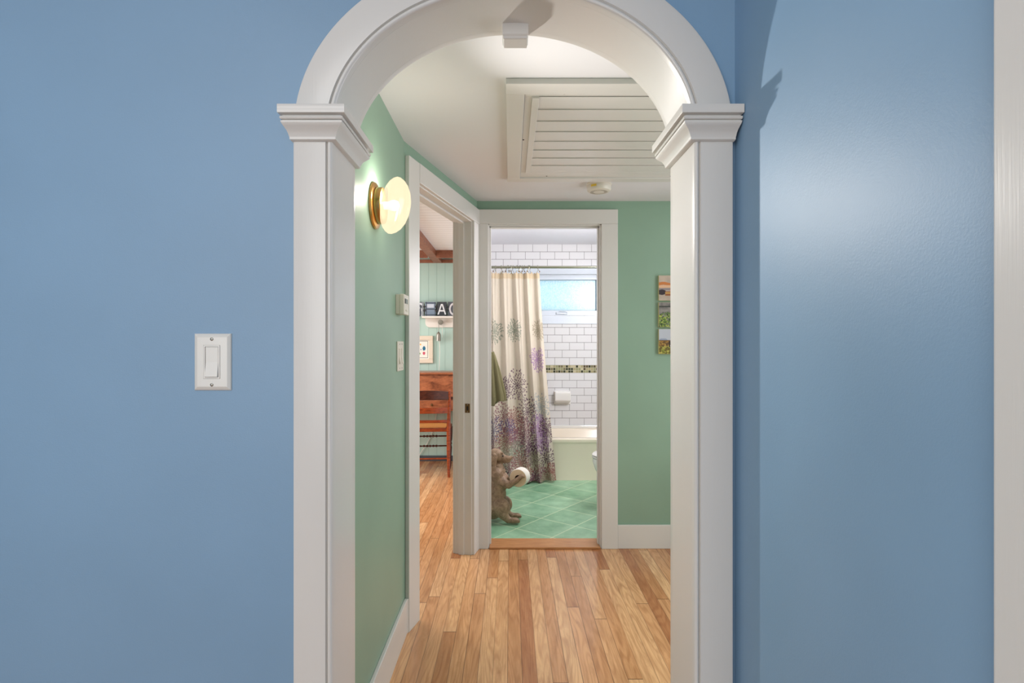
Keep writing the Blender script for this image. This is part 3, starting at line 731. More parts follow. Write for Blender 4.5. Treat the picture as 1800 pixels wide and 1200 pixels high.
def soap():
    a = P(975, 688, BYW-.05); b = P(1003, 710, BYW-.05)
    r = thing('soap_dish', 'white ceramic soap dish on the tile wall over the tub', 'soap dish', ((a.x+b.x)/2, BYW, b.z))
    MB().box(a.x-.004, b.x+.004, BYW-.012, BYW, b.z-.006, a.z+.004).build('back_plate', M['porcelain'], r, True, bevel=.004)
    mb = MB(); R = []
    for ins, z, d in ((.012, .012, .055), (.0, .04, .085), (0, .11, .09), (.002, a.z-b.z, .088)):
        z = b.z+min(z, a.z-b.z); R.append([(a.x+ins, BYW-d, z), (b.x-ins, BYW-d, z), (b.x-ins, BYW-.01, z), (a.x+ins, BYW-.01, z)])
    mb.rings(R); mb.build('tray', M['porcelain'], r, True, bevel=.008)
soap()

# ------------------------------------------------------------------ curtain rod, hooks, curtain
RY, RZ = 5.31, 1.990
def rod():
    r = thing('curtain_rod', 'straight metal shower curtain rod across the bathtub', 'curtain rod', (.53, RY, RZ))
    MB().tube([(-.262, RY, RZ), (1.322, RY, RZ)], .0125, 20).build('pole', M['chrome'], r, True, smooth=60)
    for x, s_ in ((-.27, 1), (1.33, -1)):
        MB().lathe([(.028, 0), (.028, .006), (.018, .012), (.016, .03)], (x, RY, RZ), (s_, 0, 0), 24).build('end_flange', M['chrome'], r, True, smooth=40)
rod()
def curtain():
    nu, nv = 420, 760; W = .95; H = 1.93
    U, V = np.meshgrid(np.linspace(0, 1, nu), np.linspace(0, 1, nv))
    # pattern in cloth coordinates: u metres across, h metres above hem
    x = U*W; h = V*H
    img = np.zeros((nv, nu, 3))+lin(226, 216, 198)
    rng = np.random.RandomState(21)
    plum = lin(104, 62, 88); purple = lin(112, 96, 140); rose = lin(160, 104, 112); sage = lin(150, 156, 136); grey = lin(172, 178, 178); lilac = lin(172, 132, 176); rust_ = lin(176, 116, 104); mauve = lin(134, 92, 112); sand = lin(190, 178, 150)
    def at(px, py, R_, col):
        p = P(px, py, 5.22); t_ = 1-(p.z-.02)/1.922; xl, xr = -.25, .272+.150*(max(t_, 0)**1.25)
        return ((p.x-xl)/(xr-xl)*W, (1-t_)*H, R_*1.25, col)
    fl = [at(*a) for a in [
        (870, 582, .085, sage), (905, 580, .08, sage), (948, 580, .07, sand), (944, 632, .085, lilac), (860, 640, .08, lilac),
        (884, 684, .085, plum), (909, 678, .115, plum), (850, 690, .10, purple), (950, 716, .10, grey), (928, 724, .105, plum),
        (884, 733, .10, rose), (904, 738, .09, rust_), (868, 756, .10, purple), (896, 756, .08, purple), (946, 748, .08, lilac), (962, 755, .085, plum),
        (922, 752, .085, rose), (888, 772, .08, rust_), (907, 772, .08, rose), (952, 776, .08, lilac), (930, 776, .09, mauve), (866, 788, .09, rose), (884, 792, .10, sand), (906, 794, .08, sage),
        (960, 806, .11, plum), (932, 798, .075, plum), (940, 812, .08, sand), (915, 812, .09, rust_), (895, 820, .09, rose), (874, 815, .09, sage), (970, 830, .07, rust_), (950, 835, .08, rose), (925, 835, .08, rust_), (905, 845, .08, sand), (880, 843, .09, plum), (940, 848, .07, mauve), (962, 845, .07, sand), (855, 830, .09, rose), (845, 770, .1, plum), (845, 740, .08, rose)]]
    order = fl
    for (cx_, cy_, R_, col) in order:
        j0 = max(0, int((cx_-R_*1.15)/W*(nu-1))); j1 = min(nu, int((cx_+R_*1.15)/W*(nu-1))+2); i0 = max(0, int((cy_-R_*1.15)/H*(nv-1))); i1 = min(nv, int((cy_+R_*1.15)/H*(nv-1))+2)
        if j1 <= j0 or i1 <= i0: continue
        dx = x[i0:i1, j0:j1]-cx_; dy = h[i0:i1, j0:j1]-cy_; m = np.zeros(dx.shape)
        # petals: short dashes on rings, pointing outwards
        for ring in range(0, 8):
            rad = R_*((ring+.3)/7.3)*1.05; nb = int(5+ring*4.2); ph = rng.rand()*6.28
            for b_ in range(nb):
                if rng.rand() < .06+.12*(ring > 4)+.25*(ring > 6): continue
                a = ph+2*PI*b_/nb+rng.uniform(-.1, .1); rr_ = rad*rng.uniform(.92, 1.08)
                px_, py_ = rr_*math.cos(a), rr_*math.sin(a); ca, sa = math.cos(a), math.sin(a)
                lx = (dx-px_)*ca+(dy-py_)*sa; ly = -(dx-px_)*sa+(dy-py_)*ca
                m = np.maximum(m, 1.35-((lx/.0090)**2+(ly/.0060)**2))
        m = np.clip(m*1.6, 0, 1)*.86
        sub = img[i0:i1, j0:j1]; v_ = rng.uniform(.85, 1.1)
        sub[:] = sub*(1-m[..., None])+np.clip(col*v_, 0, 1)*m[..., None]
    # header band a little yellower
    hb = (h > H-.06)[..., None]; img = np.where(hb, img*np.array([.93, .86, .72]), img)
    img = img*(.96+.06*vnoise((nv, nu), (40, 30), 2)[..., None])
    def posf(U_, V_):
        t = 1-V_                       # 0 at top
        # u -> X, from evenly gathered top to a wider, uneven hem
        xl = -.25+0*t; xr = .272+.150*(t**1.25)
        s_ = U_; X = xl+(xr-xl)*s_
        ph = 2*PI*(5.6*s_+.22*np.sin(5.2*s_+.7)+.14*t*np.sin(9*s_))
        amp = .014+.018*np.clip(t*1.6, 0, 1)
        big = .014*np.sin(2*PI*1.6*s_+.6)*np.clip(t*1.3, 0, 1)
        fold = np.sin(ph)+.28*np.sin(2*ph+1.1)*(1-.4*t)
        tt = np.clip(t/.76, 0, 1); Y = (RY-.004)*(1-tt)+5.205*tt-amp*fold-big+.006*np.sin(61*s_+2)*(1-t)
        # lower middle billows forward behind the statue
        bill = np.exp(-((X-.03)/.13)**2)*np.clip((t-.70)/.30, 0, 1)**1.6
        Y = Y-.13*bill
        X = X+.010*np.cos(ph)*np.clip(t*2+.3, 0, 1)*(1-U_)**.3
        Z = 1.942-1.922*t-.004*np.cos(22*PI*s_)*(V_ > .97)
        Z = Z-.014*np.sin(2*PI*11*s_)**2*np.clip((V_-.97)/.03, 0, 1)
        Z = Z+.006*np.sin(7*s_*PI)*np.clip((t-.9)/.1, 0, 1)
        return np.stack([X, Y, Z], -1)
    o = print_grid('shower_curtain', nu, nv, posf, img, M['curtain'])
    tag(o, 'floral cream shower curtain with purple blossoms hanging at the bathtub', 'shower curtain')
    sm = o.modifiers.new('thickness', 'SOLIDIFY'); sm.thickness = .0012
curtain()
def hooks():
    xs = [871, 881, 893, 898, 902, 909, 914, 918, 922, 929, 931, 945]
    ORD = ['first metal curtain hook from the left']+[w_+' metal curtain hook from the left' for w_ in ('second', 'third', 'fourth', 'fifth', 'sixth', 'seventh', 'eighth', 'ninth', 'tenth', 'eleventh')]+['lone last metal curtain hook at the free edge']
    proto = None
    for i, px in enumerate(xs):
        X = (px-897)*RY/1000; sgn = 1 if i % 2 else -1
        if proto is None:
            r = thing('curtain_hook', 'metal curtain hook on the rod above the floral curtain', 'curtain hook', (X, RY, RZ), 'shower curtain hooks')
            pts = [(0, .016*math.cos(a), .016*math.sin(a)) for a in np.linspace(math.radians(-60), math.radians(230), 16)]
            pts = [(.0, .0, -.058)]+[(.008, .012, -.048), (.010, .014, -.03)]+pts[::1]
            o = MB().tube([(0.003, -.006, -.060), (.010, .004, -.056), (.006, .012, -.045), (-.004, .012, -.03)]+[(0, .0165*math.cos(a), .0165*math.sin(a)) for a in np.linspace(math.radians(-50), math.radians(215), 16)]+[(-.012, -.016, -.024), (-.020, -.012, -.036)], .0021, 6).build('wire', M['chrome'], r, False, smooth=60)
            b = MB(); b.lathe([(.0001, -.006), (.004, -.0045), (.006, 0), (.004, .0045), (.0001, .006)], (-.020, -.012, -.040), (0,0,1), 10); b.build('ball', M['rust'], r, False, smooth=60)
            proto = r
        else:
            r = proto.copy(); COL.objects.link(r); r.location = (X, RY, RZ)
            for ch in list(proto.children):
                c = ch.copy(); COL.objects.link(c); c.parent = r
        r['label'] = ORD[i]+' above the floral shower curtain'
        r.rotation_euler = (0, 0, .5*math.sin(i*2.3) + (PI if sgn > 0 and i % 3 else 0))
hooks()

# ------------------------------------------------------------------ towel on hook
def towel():
    Yt = 4.45
    r = thing('towel_hook', 'metal towel hook on the left bathroom wall', 'hook', (-.27, Yt, 1.205))
    MB().lathe([(.022, 0), (.022, .005), (.012, .009)], (-.27, Yt, 1.19), (1,0,0), 20).build('back_plate', M['chrome'], r, True, smooth=40)
    MB().tube([(-.265, Yt, 1.19), (-.20, Yt, 1.19), (-.152, Yt, 1.192), (-.138, Yt, 1.20), (-.132, Yt, 1.215)], .006, 10).build('arm', M['chrome'], r, True, smooth=60)
    nu, nv = 72, 60; z1, z0 = 1.215, .83
    U, V = np.meshgrid(np.linspace(0, 1, nu), np.linspace(0, 1, nv))
    mb = MB(); R = []
    for j in range(nv):
        t = j/(nv-1); w_ = .016+.052*min(1, t*1.15)**.8; d = .014+.055*t**.7; ring = []
        for i in range(nu):
            a = 2*PI*i/nu; f = 1+.20*math.sin(6*a+.5)*min(1, t*3)+.10*math.sin(11*a+2*t)*t
            x = -.142+.034*t**1.2+w_*math.cos(a)*f; y = Yt+d*math.sin(a)*f
            z = z1-(z1-z0)*t+(.0 if x > -.118 else -.035)*t**6*(1 if True else 0)
            if t < .06: z = z1-.004-(z1-z0)*t
            ring.append((x, y, z))
        R.append(ring)
    mb.rings(R)
    tag(mb.build('towel', M['towel'], smooth=180), 'olive green towel hanging beside the shower curtain', 'towel')
towel()

# ------------------------------------------------------------------ statue
def capsule_union(name, blobs, caps, mat, parent, origin, voxel=.0055, smooth_it=4):
    bm = bmesh.new()
    for c, rad, rot in blobs:
        mt = Matrix.Translation(c) @ (rot.to_4x4() if rot else Matrix.Identity(4)) @ Matrix.Diagonal((*rad, 1))
        bmesh.ops.create_icosphere(bm, subdivisions=4, radius=1, matrix=mt)
    for pts, rs in caps:
        for k in range(len(pts)-1):
            a, b = Vector(pts[k]), Vector(pts[k+1]); ra, rb = rs[k], rs[k+1]
            L = (b-a).length; q = (b-a).to_track_quat('Z', 'Y')
            bmesh.ops.create_cone(bm, cap_ends=True, segments=20, radius1=ra, radius2=rb, depth=L, matrix=Matrix.Translation((a+b)/2) @ q.to_matrix().to_4x4())
            for p, r_ in ((a, ra), (b, rb)): bmesh.ops.create_icosphere(bm, subdivisions=3, radius=r_, matrix=Matrix.Translation(p))
    me = bpy.data.meshes.new(name); bm.to_mesh(me); bm.free()
    tmp = bpy.data.objects.new('tmp', me); COL.objects.link(tmp)
    rm = tmp.modifiers.new('r', 'REMESH'); rm.mode = 'VOXEL'; rm.voxel_size = voxel
    sm = tmp.modifiers.new('s', 'SMOOTH'); sm.iterations = smooth_it; sm.factor = .5
    dg = bpy.context.evaluated_depsgraph_get(); ev = tmp.evaluated_get(dg)
    m2 = bpy.data.meshes.new_from_object(ev); bpy.data.objects.remove(tmp)
    m2.transform(Matrix.Translation(-Vector(origin))); m2.materials.clear(); m2.materials.append(mat); m2.shade_smooth()
    o = bpy.data.objects.new(name, m2); COL.objects.link(o)
    if parent: o.parent = parent
    else: o.location = origin
    m2.name = name
    return o
def dog():
    Y0 = 4.06
    def q(px, py, dy=0): return P(px, py, Y0+dy)
    g = .006
    V3 = Vector
    Ry = lambda a: Matrix.Rotation(math.radians(a), 3, 'Y')
    blobs = [
        (q(866, 893), (.078, .080, .078), None),               # rump
        (q(880, 893, -.052), (.068, .042, .070), Ry(-12)),      # near thigh
        (q(887, 886, .056), (.056, .038, .062), Ry(-12)),       # far thigh
        (q(874, 868), (.064, .062, .085), None),                # belly
        (q(879, 845), (.068, .066, .075), Ry(-14)),             # chest
        (q(873, 836, -.035), (.050, .040, .060), Ry(-20)),      # near shoulder
        (q(871, 800), (.052, .046, .048), None),                # skull
        (q(880, 804), (.036, .036, .034), None),                # cheek
        (q(889, 806), (.046, .024, .022), Ry(-2)),              # muzzle
        (q(889, 811), (.036, .020, .013), Ry(0)),               # lower jaw
        (q(876, 824), (.044, .044, .055), Ry(-10)),             # throat
        (q(867, 812, -.046), (.026, .014, .060), Ry(10)),       # near ear
        (q(866, 828, -.050), (.030, .013, .048), Ry(6)),
        (q(869, 818, .046), (.026, .014, .066), Ry(10)),
        (q(899.5, 803.5), (.010, .013, .010), None),                # nose
        (q(882, 796.5, -.022), (.013, .010, .009), None),       # brow
        (q(882, 796.5, .022), (.013, .010, .009), None),
        (q(905, 915, -.060), (.034, .026, .021), None),         # near paw
        (q(908, 906.5, .055), (.032, .025, .020), None),
        (q(917, 837, -.075), (.020, .016, .015), None),         # near fore paw
        (q(921, 834, .040), (.018, .015, .014), None),
    ]
    for k in (-1, 0, 1):
        blobs.append((q(911, 916.5, -.060+.015*k), (.013, .0075, .014), None)); blobs.append((q(914, 908, .055+.015*k), (.013, .0075, .013), None))
        blobs.append((q(921, 838.5, -.075+.009*k), (.010, .0048, .009), None))
    caps = [
        ([q(882, 846, -.045), q(894, 853, -.062), q(908, 845, -.076), q(917, 837, -.075)], [.036, .025, .018, .015]),
        ([q(884, 843, .045), q(897, 848, .055), q(910, 839, .055), q(920, 834, .045)], [.032, .023, .017, .014]),
        ([q(884, 904, -.058), q(893, 914, -.060), q(905, 915.5, -.060)], [.036, .023, .020]),
        ([q(888, 897, .055), q(896, 905, .055), q(907, 907, .055)], [.032, .022, .019]),
        ([q(876, 828), q(874, 850), q(870, 890)], [.052, .062, .066]),
        ([q(856, 905, .0), q(846, 912, .02), q(842, 908, .04)], [.022, .016, .010]),    # tail
    ]
    o = capsule_union('dog_statue', blobs, caps, M['statue'], None, P(872, 919, Y0), .0042, 3)
    z = min(v.co.z for v in o.data.vertices); o.location.z = .0045-z
    tag(o, 'brown carved begging dog statue holding a toilet paper roll', 'statue')
    # eyes as parts
    for dy in (-.030, .030):
        c = q(884, 801, dy)-o.location
        mb = MB(); mb.lathe([(.0001, -.007), (.005, -.005), (.007, 0), (.005, .005), (.0001, .007)], c, (1, 0, 0), 12); mb.build('eye', mat_plain('dark_eye', srgb(60, 44, 34), .3), o, False, smooth=60)
    # toilet roll between the paws
    ax = Vector((-.30, -.95, .04)).normalized(); c = q(914, 838, -.012)
    r = thing('toilet_paper_roll', "white toilet paper roll held in the dog statue's paws", 'toilet paper', c)
    prof_ = [(.022, -.050), (.060, -.050), (.0625, -.047), (.063, 0), (.0625, .047), (.060, .050), (.022, .050)]
    mb = MB(); 
    pe = mat_plain('paper_roll_end', srgb(226, 200, 164), .95, 0, .3, 500)
    mb.use(pe).lathe([(.022, -.050), (.0605, -.050)], c, ax, 48, cap=False); mb.use(M['paper']).lathe([(.0605, -.050), (.0625, -.047), (.063, 0), (.0625, .047), (.0605, .050)], c, ax, 48, cap=False); mb.use(pe).lathe([(.0605, .050), (.022, .050)], c, ax, 48, cap=False)
    mb.build('paper', None, r, True, smooth=35)
    mb = MB(); mb.lathe([(.022, -.049), (.022, .049), (.0205, .049), (.0205, -.049)], c, ax, 32, cap=False); mb.build('cardboard_core', M['cardboard'], r, True, smooth=40)
dog()

# ------------------------------------------------------------------ toilet at the right
def toilet():
    xf = .642; yc_ = 4.42; r = thing('toilet', 'white toilet at the right edge of the bathroom doorway', 'toilet', (xf+.3, yc_, .004))
    def oval(cx_, a, b, z, n=40, tip=.0):
        return [(cx_-a*math.cos(2*PI*i/n)*(1+tip*max(0, math.cos(2*PI*i/n))), yc_+b*math.sin(2*PI*i/n), z) for i in range(n)]
    R = [oval(.96, .23, .105, .004), oval(.96, .22, .10, .03), oval(.97, .20, .085, .10), oval(.94, .22, .11, .20), oval(.90, .24, .155, .30), oval(.885, .245, .178, .36), oval(.882, .24, .182, .385), oval(.882, .19, .135, .386), oval(.89, .15, .10, .30), oval(.92, .08, .06, .22)]
    MB().rings(R).build('bowl', M['porcelain'], r, True, smooth=60)
    mb = MB(); R = [oval(.885, .244, .186, .388), oval(.885, .250, .190, .396), oval(.885, .246, .187, .405), oval(.885, .17, .12, .405), oval(.885, .165, .115, .388)]
    R.append(R[0]); mb.rings(R, cap=False); mb.build('seat', M['white_plastic'], r, True, smooth=60)
    mb = MB(); R = [oval(.885, .243, .185, .407), oval(.885, .249, .189, .414), oval(.885, .240, .182, .424), oval(.885, .2, .15, .427)]; mb.rings(R); mb.build('lid', M['white_plastic'], r, True, smooth=60)
    MB().box(1.12, 1.315, yc_-.22, yc_+.22, .38, .72).build('tank', M['porcelain'], r, True, bevel=.02, seg=4)
    MB().box(1.11, 1.32, yc_-.23, yc_+.23, .722, .752).build('tank_lid', M['porcelain'], r, True, bevel=.01, seg=3)
    MB().tube([(1.115, yc_-.16, .67), (1.10, yc_-.16, .67), (1.098, yc_-.10, .665)], .006).build('flush_lever', M['chrome'], r, True, smooth=60)
toilet()

# ------------------------------------------------------------------ side room shell
RYW = 6.20; RC = 2.213
struct('wall_side_room_end', MB().box(-3.6, -.36, RYW, RYW+.1, 0, RC+.05), M['mint'], 'pale mint beadboard wall of the side room')
struct('wall_side_room_left', MB().box(-3.6, -3.5, 1.28, 6.3, 0, RC+.05), M['mint'])
struct('wall_side_room_front', MB().box(-3.6, -.575, 1.28, 1.36, 0, RC+.05), M['mint'])
struct('ceiling_side_room', MB().hexa([(-3.6,1.28,RC),(-.58,1.28,RC),(-.58,2.5,RC),(-3.6,2.5,RC),(-3.6,1.28,RC+.1),(-.58,1.28,RC+.1),(-.58,2.5,RC+.1),(-3.6,2.5,RC+.1)]).hexa([(-3.6,2.5,RC),(-.555,2.5,RC),(-.30,3.56,RC),(-3.6,3.56,RC),(-3.6,2.5,RC+.1),(-.555,2.5,RC+.1),(-.30,3.56,RC+.1),(-3.6,3.56,RC+.1)]).box(-3.6, -.30, 3.56, 6.3, RC, RC+.1), M['bead_ceiling'], 'white beadboard ceiling of the side room')
struct('baseboard_side_room', MB().box(-3.5, -.37, RYW-.015, RYW, 0, .06), M['grey_paint'], 'low dark grey baseboard of the side room', bevel=.002)
def beam_box(name, a, lab):
    mb = MB().box(*a); o = struct(name, mb, M['beam'], lab, bevel=.003); return o
beam_box('trim_10', (-.832, -.744, 1.40, RYW-.03, CAMZ+.885, RC), 'long brown ceiling beam in the side room')
beam_box('trim_11', (-3.5, -.832, 5.70, 5.74, CAMZ+.868, RC), None); beam_box('trim_12', (-.744, -.37, 5.70, 5.74, CAMZ+.868, RC), 'short brown cross beam in the side room')
beam_box('trim_13', (-3.5, -.37, RYW-.03, RYW, CAMZ+.885, CAMZ+.921), 'brown ledger strip on top of the mint wall')

# framed picture
def framed():
    Y = RYW; x0, x1 = -.185*6.18, (761-897)*.00618; z1 = CAMZ-(590-605)*.00618; z0 = CAMZ-(638-605)*.00618
    x0 = x1-.36
    r = thing('framed_picture', 'cream framed picture with coloured flower prints on the mint wall', 'picture', ((x0+x1)/2, Y, z0))
    f = .045; mb = MB()
    mb.box(x0, x1, Y-.025, Y, z0, z0+f); mb.box(x0, x1, Y-.025, Y, z1-f, z1); mb.box(x0, x0+f, Y-.025, Y, z0+f, z1-f); mb.box(x1-f, x1, Y-.025, Y, z0+f, z1-f)
    mb.build('frame', M['ivory_frame'], r, True, bevel=.003)
    f2 = f+.006; mb = MB(); MBx = (x0+f, x1-f, z0+f, z1-f)
    n1, n2 = 120, 90; V, U = np.mgrid[0:1:n2*1j, 0:1:n1*1j]; im = np.zeros((n2, n1, 3))+lin(236, 232, 220)
    asp = (MBx[1]-MBx[0])/(MBx[3]-MBx[2])
    edge = np.minimum(np.minimum(U, 1-U)*asp, np.minimum(V, 1-V)); paint(im, (edge > .045)*(edge < .075), lin(60, 62, 58))
    for (u, v, a, b, col) in ((.80, .56, .06, .11, (40, 110, 140)), (.80, .30, .05, .09, (200, 80, 100)), (.52, .66, .05, .09, (206, 96, 60)), (.52, .44, .05, .08, (110, 150, 110)), (.28, .6, .05, .1, (60, 90, 150)), (.26, .34, .05, .09, (190, 70, 80)), (.66, .76, .03, .05, (236, 180, 90)), (.68, .5, .02, .04, (60, 120, 170)), (.64, .28, .02, .05, (120, 160, 90))):
        d = ((U-u)/a)**2+((V-v)/b)**2+.5*(vnoise((n2, n1), (16, 20), int(u*100)) - .5)*2; paint(im, d < 1, lin(*col))
    print_grid('print', n1, n2, lambda U_, V_: np.stack([MBx[0]+U_*(MBx[1]-MBx[0]), np.full_like(U_, Y-.010), MBx[2]+V_*(MBx[3]-MBx[2])], -1), im, M['print'], r)
framed()

# wall shelf
SHX0 = (742-897)*.0061; SHX1 = -.45; SHZ = CAMZ-(555.5-605)*.00610
def shelf():
    Y = RYW; r = thing('wall_shelf', 'white wall shelf with a rounded backboard under the letter sign', 'shelf', ((SHX0+SHX1)/2, Y, SHZ-.12))
    MB().box(SHX0, SHX1, Y-.13, Y, SHZ-.020, SHZ).build('shelf_board', M['white_wood'], r, True, bevel=.003)
    mb = MB(); x0, x1 = SHX0+.022, SHX1-.022; zb = SHZ-.118; rad = .05; prof_ = [(x0, SHZ-.02), (x1, SHZ-.02)]
    for k in range(9): a = -PI/2*k/8; prof_.append((x1-rad+rad*math.cos(a), zb+rad+rad*math.sin(a)))
    for k in range(9): a = -PI/2-PI/2*k/8; prof_.append((x0+rad+rad*math.cos(a), zb+rad+rad*math.sin(a)))
    mb.rings([[(p[0], Y-.018, p[1]) for p in prof_], [(p[0], Y, p[1]) for p in prof_]]); mb.build('backboard', M['white_wood'], r, True)
shelf()
# letter sign
def letters():
    Yf = RYW-.075; s_ = .00613; zb = SHZ; zt_ = CAMZ-(530.5-605)*s_
    r = thing('letter_sign', 'grey photo letter sign spelling E A C on the white wall shelf', 'sign', ((768-897)*s_, Yf, zb))
    bk = mat_plain('black_sign_edge', srgb(34, 36, 40), .5)
    n = 60; V, U = np.mgrid[0:1:n*1j, 0:1:n*1j]
    def pat_b():
        im = np.zeros((n, n, 3))+lin(70, 78, 88); a = np.arctan2(V-.5, U-.35); d = np.hypot(V-.5, U-.35)
        paint(im, (np.sin(a*6+d*18) > .1), lin(206, 212, 218)); paint(im, abs(d-.38) < .05, lin(60, 68, 80)); paint(im, U > .86, lin(128, 136, 140)); return im
    def pat_e():
        im = np.zeros((n, n, 3))+lin(126, 142, 160); im = im*(.8+.35*V[..., None])
        for a in (.10, .5, .92): paint(im, abs(V-a) < .03, lin(48, 54, 64))
        paint(im, abs(U-.12) < .035, lin(48, 54, 64)); paint(im, abs(U-.93) < .03, lin(56, 62, 72)); paint(im, ((abs(V-.72) < .12) & (abs(U-.5) < .32)), lin(196, 204, 214)); return im
    def pat_a():
        im = np.zeros((n, n, 3))+lin(58, 62, 68); im = im*(.75+.5*vnoise((n, n), (4, 26), 3)[..., None])
        h = (V-.12)/.74; m = ((h > 0) & (h < 1) & (np.abs(np.abs(U-.5)-(.36*(1-h)+.03)) < .07)); paint(im, m, lin(226, 228, 230)); paint(im, ((abs(V-.38) < .05) & (abs(U-.5) < .22)), lin(226, 228, 230)); return im
    def pat_c():
        im = np.zeros((n, n, 3))+lin(84, 88, 96); im = im*(.75+.5*vnoise((n, n), (8, 8), 13)[..., None])
        d = np.hypot((U-.56), (V-.5)); m = (abs(d-.36) < .09) & ~((U > .6) & (abs(V-.5) < .2)); paint(im, m, lin(214, 212, 214)); paint(im, ((abs(d-.36) < .09) & (abs(d-.36) > .07)) & ~((U > .6) & (abs(V-.5) < .2)), lin(90, 92, 100)); return im
    xs = [(725, 745, pat_b), (747.5, 766, pat_e), (768.5, 785, pat_a), (787.5, 805, pat_c)]
    for a, b, fn in xs:
        x0, x1 = (a-897)*s_, (b-897)*s_
        z_off = .004 if a == 725 else 0
        t = MB().box(x0, x1, Yf, Yf+.018, zb-z_off*0, zt_).build('letter_tile', bk, r, True, bevel=.001)
        print_grid('letter_print', n, n, lambda U_, V_: np.stack([x0+U_*(x1-x0), np.full_like(U_, Yf-.0006), zb+V_*(zt_-zb)], -1), fn(), M['print'], t)
    for a, b in ((745, 747.5), (766, 768.5), (785, 787.5)):
        for zz in (.40, .66):
            xc = ((a+b)/2-897)*s_; z = zb+(zt_-zb)*zz
            MB().box(xc-.014, xc+.014, Yf-.005, Yf+.012, z-.009, z+.009).build('connector', bk, r, True, bevel=.002)
letters()
# pulley lamp
def pulley():
    Y = RYW-.018; s_ = .00612; c = Vector(((774-897)*s_, Y-.025, CAMZ-(566-605)*s_))
    r = thing('pulley_lamp', 'grey metal pulley with a hanging socket in front of the white shelf', 'pulley', (c.x, Y, c.z))
    MB().lathe([(.022, 0), (.022, .006), (.010, .01), (.010, .03)], (c.x, Y, c.z), (0,-1,0), 20).build('wall_mount', M['galv'], r, True, smooth=40)
    MB().lathe([(.014, -.012), (.026, -.011), (.028, -.008), (.021, -.003), (.021, .003), (.028, .008), (.026, .011), (.014, .012)], (c.x, Y-.042, c.z), (0,-1,0), 32).build('wheel', M['galv'], r, True, smooth=30)
    sx = (770.5-897)*s_; z1 = CAMZ-(583-605)*s_; z0 = CAMZ-(599-605)*s_
    MB().tube([(c.x-.020, Y-.042, c.z), (sx+.002, Y-.042, c.z-.05), (sx, Y-.042, z1)], .0035, 8).build('cord', M['galv'], r, True, smooth=60)
    MB().lathe([(.004, 0), (.010, -.004), (.020, -.018), (.024, -.034), (.0245, z0-z1)], (sx, Y-.042, z1), (0,0,1), 24).build('socket', M['galv'], r, True, smooth=40)
    MB().tube([(sx+.010, Y-.042, z0+.004), (sx+.012, Y-.03, z0-.12), (sx+.006, Y-.03, 1.02), (sx+.0, Y-.03, .965)], .0028, 6).build('power_cord', M['white_wood'], r, True, smooth=60)
    MB().tube([(c.x+.018, Y-.042, c.z+.0), (c.x+.018, Y-.042, z1-.06)], .0022, 6).build('cord', M['white_wood'], r, True, smooth=60)
pulley()

# desk
DY0, DY1 = 5.80, 6.17
def desk():
    x0, x1 = -1.55, -.52; zt_ = .985
    r = thing('writing_desk', 'old brown wooden desk with figured front behind the cane chair', 'desk', ((x0+x1)/2, (DY0+DY1)/2, 0))
    MB().box(x0-.015, x1+.015, DY0-.02, DY1+.005, zt_-.022, zt_).build('desk_top', M['deskwood'], r, True, bevel=.004)
    MB().box(x0, x1, DY0, DY1, .735, zt_-.022).build('upper_body', M['deskwood'], r, True, bevel=.003)
    MB().box(x0-.01, x1+.01, DY0-.012, DY1, .715, .735).build('moulding', M['darkwood'], r, True, bevel=.003)
    MB().box(x0+.02, x1-.02, DY0+.01, DY1, .59, .715).build('apron', M['deskwood'], r, True, bevel=.003)
    for xa, xb in ((x0+.06, (x0+x1)/2-.02), ((x0+x1)/2+.02, x1-.06)):
        d = MB().box(xa, xb, DY0-.002, DY0+.012, .61, .70).build('drawer', M['deskwood'], r, True, bevel=.003)
        MB().lathe([(.006, 0), (.006, .01), (.014, .018), (.010, .028), (.0001, .03)], ((xa+xb)/2, DY0-.002, .655), (0,-1,0), 14).build('knob', M['rust'], d, True, smooth=50)
    lp = [(.016, 0), (.014, .03), (.022, .05), (.018, .07), (.016, .16), (.022, .18), (.018, .2), (.024, .30), (.027, .40), (.020, .46), (.030, .48), (.022, .50), (.030, .53), (.030, .59)]
    for x in (x0+.04, x1-.025):
        for y in (DY0+.045, DY1-.045): MB().lathe(lp, (x, y, 0), (0,0,1), 16).build('leg', M['darkwood'], r, True, smooth=50)
desk()

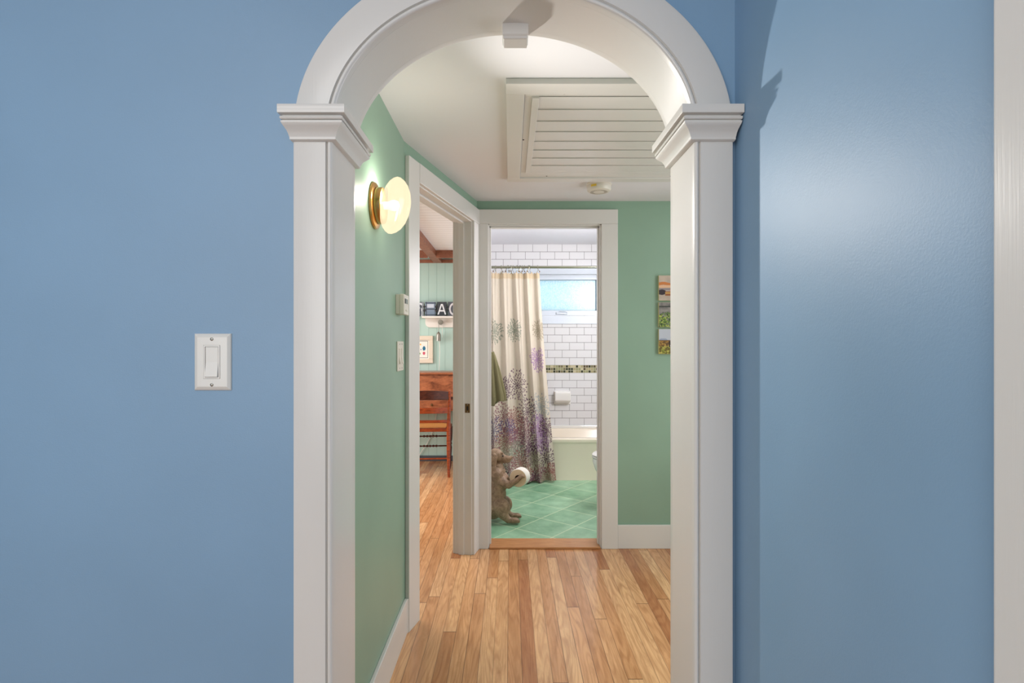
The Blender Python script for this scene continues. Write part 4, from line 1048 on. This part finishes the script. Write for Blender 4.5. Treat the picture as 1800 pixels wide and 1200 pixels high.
# cane chair: local frame, +Y towards the desk (front), origin at centre on the floor
def chair():
    xr, yr = -.594, 5.47      # near right back post foot
    r = thing('cane_chair', 'reddish wooden chair with a woven cane seat at the desk', 'chair', (0, 0, 0))
    hb, hf = .19, .215; yb, yf = 0, .40
    ang = math.radians(5)
    R2 = lambda x, y: (x*math.cos(ang)-y*math.sin(ang), x*math.sin(ang)+y*math.cos(ang))
    dx, dy = R2(hb, 0); r.location = (xr-dx, yr-dy, 0); r.rotation_euler = (0, 0, ang)
    W_ = M['chairwood']
    zs = .465
    for s_ in (-1, 1):
        pts = [(s_*(hb+.004), -.03, 0), (s_*hb, -.012, .2), (s_*hb, 0, .44), (s_*(hb+.002), -.01, .55), (s_*(hb+.008), -.04, .70), (s_*(hb+.014), -.075, .83)]
        o = MB().tube(pts, [.013, .017, .020, .018, .015, .011], 14).build('back_post', W_, r, smooth=60)
    def slat(z0, z1, y, bow, th, name, mat=W_):
        n = 14; R = []
        for i in range(n+1):
            t = i/n; x = -(hb+.004)+2*(hb+.004)*t; b = -bow*(1-(2*t-1)**2)*1.0; arch = (.012*(1-(2*t-1)**2) if 'crest' in name else 0)
            R.append([(x, y+b*-1*0-bow*(1-(2*t-1)**2)+0, z0), (x, y+th-bow*(1-(2*t-1)**2), z0), (x, y+th-bow*(1-(2*t-1)**2)-.005, z1+arch), (x, y-bow*(1-(2*t-1)**2)-.005, z1+arch)])
        MB().rings(R).build(name, mat, r, bevel=.003)
    slat(.745, .822, -.068, .030, .012, 'crest_rail', M['darkwood'])
    slat(.612, .668, -.035, .028, .011, 'back_slat')
    slat(.520, .548, -.016, .020, .011, 'lower_rail')
    # seat frame and cane
    def trap(z, ins): return [(-hb+ins-.0, yb+ins, z), (hb-ins, yb+ins, z), (hf-ins, yf*.8, z), (hf*.72-ins, yf-ins, z), (-hf*.72+ins, yf-ins, z), (-hf+ins, yf*.8, z)]
    def ringtrap(ins, z):
        P0 = trap(z, ins); return P0
    mb = MB(); R = [ringtrap(0, zs-.034), ringtrap(-.006, zs-.015), ringtrap(-.002, zs), ringtrap(.030, zs), ringtrap(.032, zs-.034)]; R.append(R[0]); mb.rings(R, cap=False)
    mb.build('seat_frame', W_, r, smooth=40)
    mb = MB(); R = [ringtrap(.030, zs-.006), ringtrap(.030, zs-.001), ringtrap(.05, zs+.0015)]; mb.rings(R); mb.build('cane_seat', M['cane'], r)
    lp = [(.010, 0), (.012, .02), (.017, .06), (.012, .075), (.016, .09), (.014, .11), (.019, .22), (.013, .245), (.019, .26), (.013, .275), (.019, .30), (.021, .38), (.020, .435)]
    for s_ in (-1, 1): MB().lathe(lp, (s_*(hf-.02), yf*.86, 0), (s_*.02, .02, 1), 16).build('front_leg', M['darkwood'] if s_ > 0 else W_, r, smooth=50)
    def spindle(a, b, nm, mat, beads=True):
        a, b = Vector(a), Vector(b); L = (b-a).length; pr = [(.007, 0), (.008, L*.25)]
        if beads:
            for k in range(5): c_ = L*(.34+.08*k); pr += [(.006, c_-.016), (.012, c_-.006), (.012, c_+.003), (.006, c_+.012)]
        pr += [(.008, L*.75), (.007, L)]
        MB().lathe(pr, a, b-a, 12).build(nm, mat, r, smooth=50)
    fy = yf*.86
    for z in (.335, .235): spindle((-hf+.02, fy, z), (hf-.02, fy, z), 'stretcher', M['darkwood'])
    spindle((-hb, -.010, .175), (hb, -.010, .175), 'stretcher', W_, False)
    for s_ in (-1, 1):
        for z in (.30, .20): spindle((s_*hb, -.005, z-.04), (s_*(hf-.02), fy, z+.01), 'side_stretcher', M['darkwood'], False)
    return r
chair()
# cable from desk to baseboard
tag(MB().tube([(-.80, 6.14, .70), (-.80, 6.185, .55), (-.83, 6.19, .36), (-.90, 6.188, .20), (-.98, 6.18, .08), (-1.02, 6.17, .005)], .004, 6).build('cable', M['white_wood'], smooth=60), 'thin white cable hanging on the mint wall behind the cane chair', 'cable')
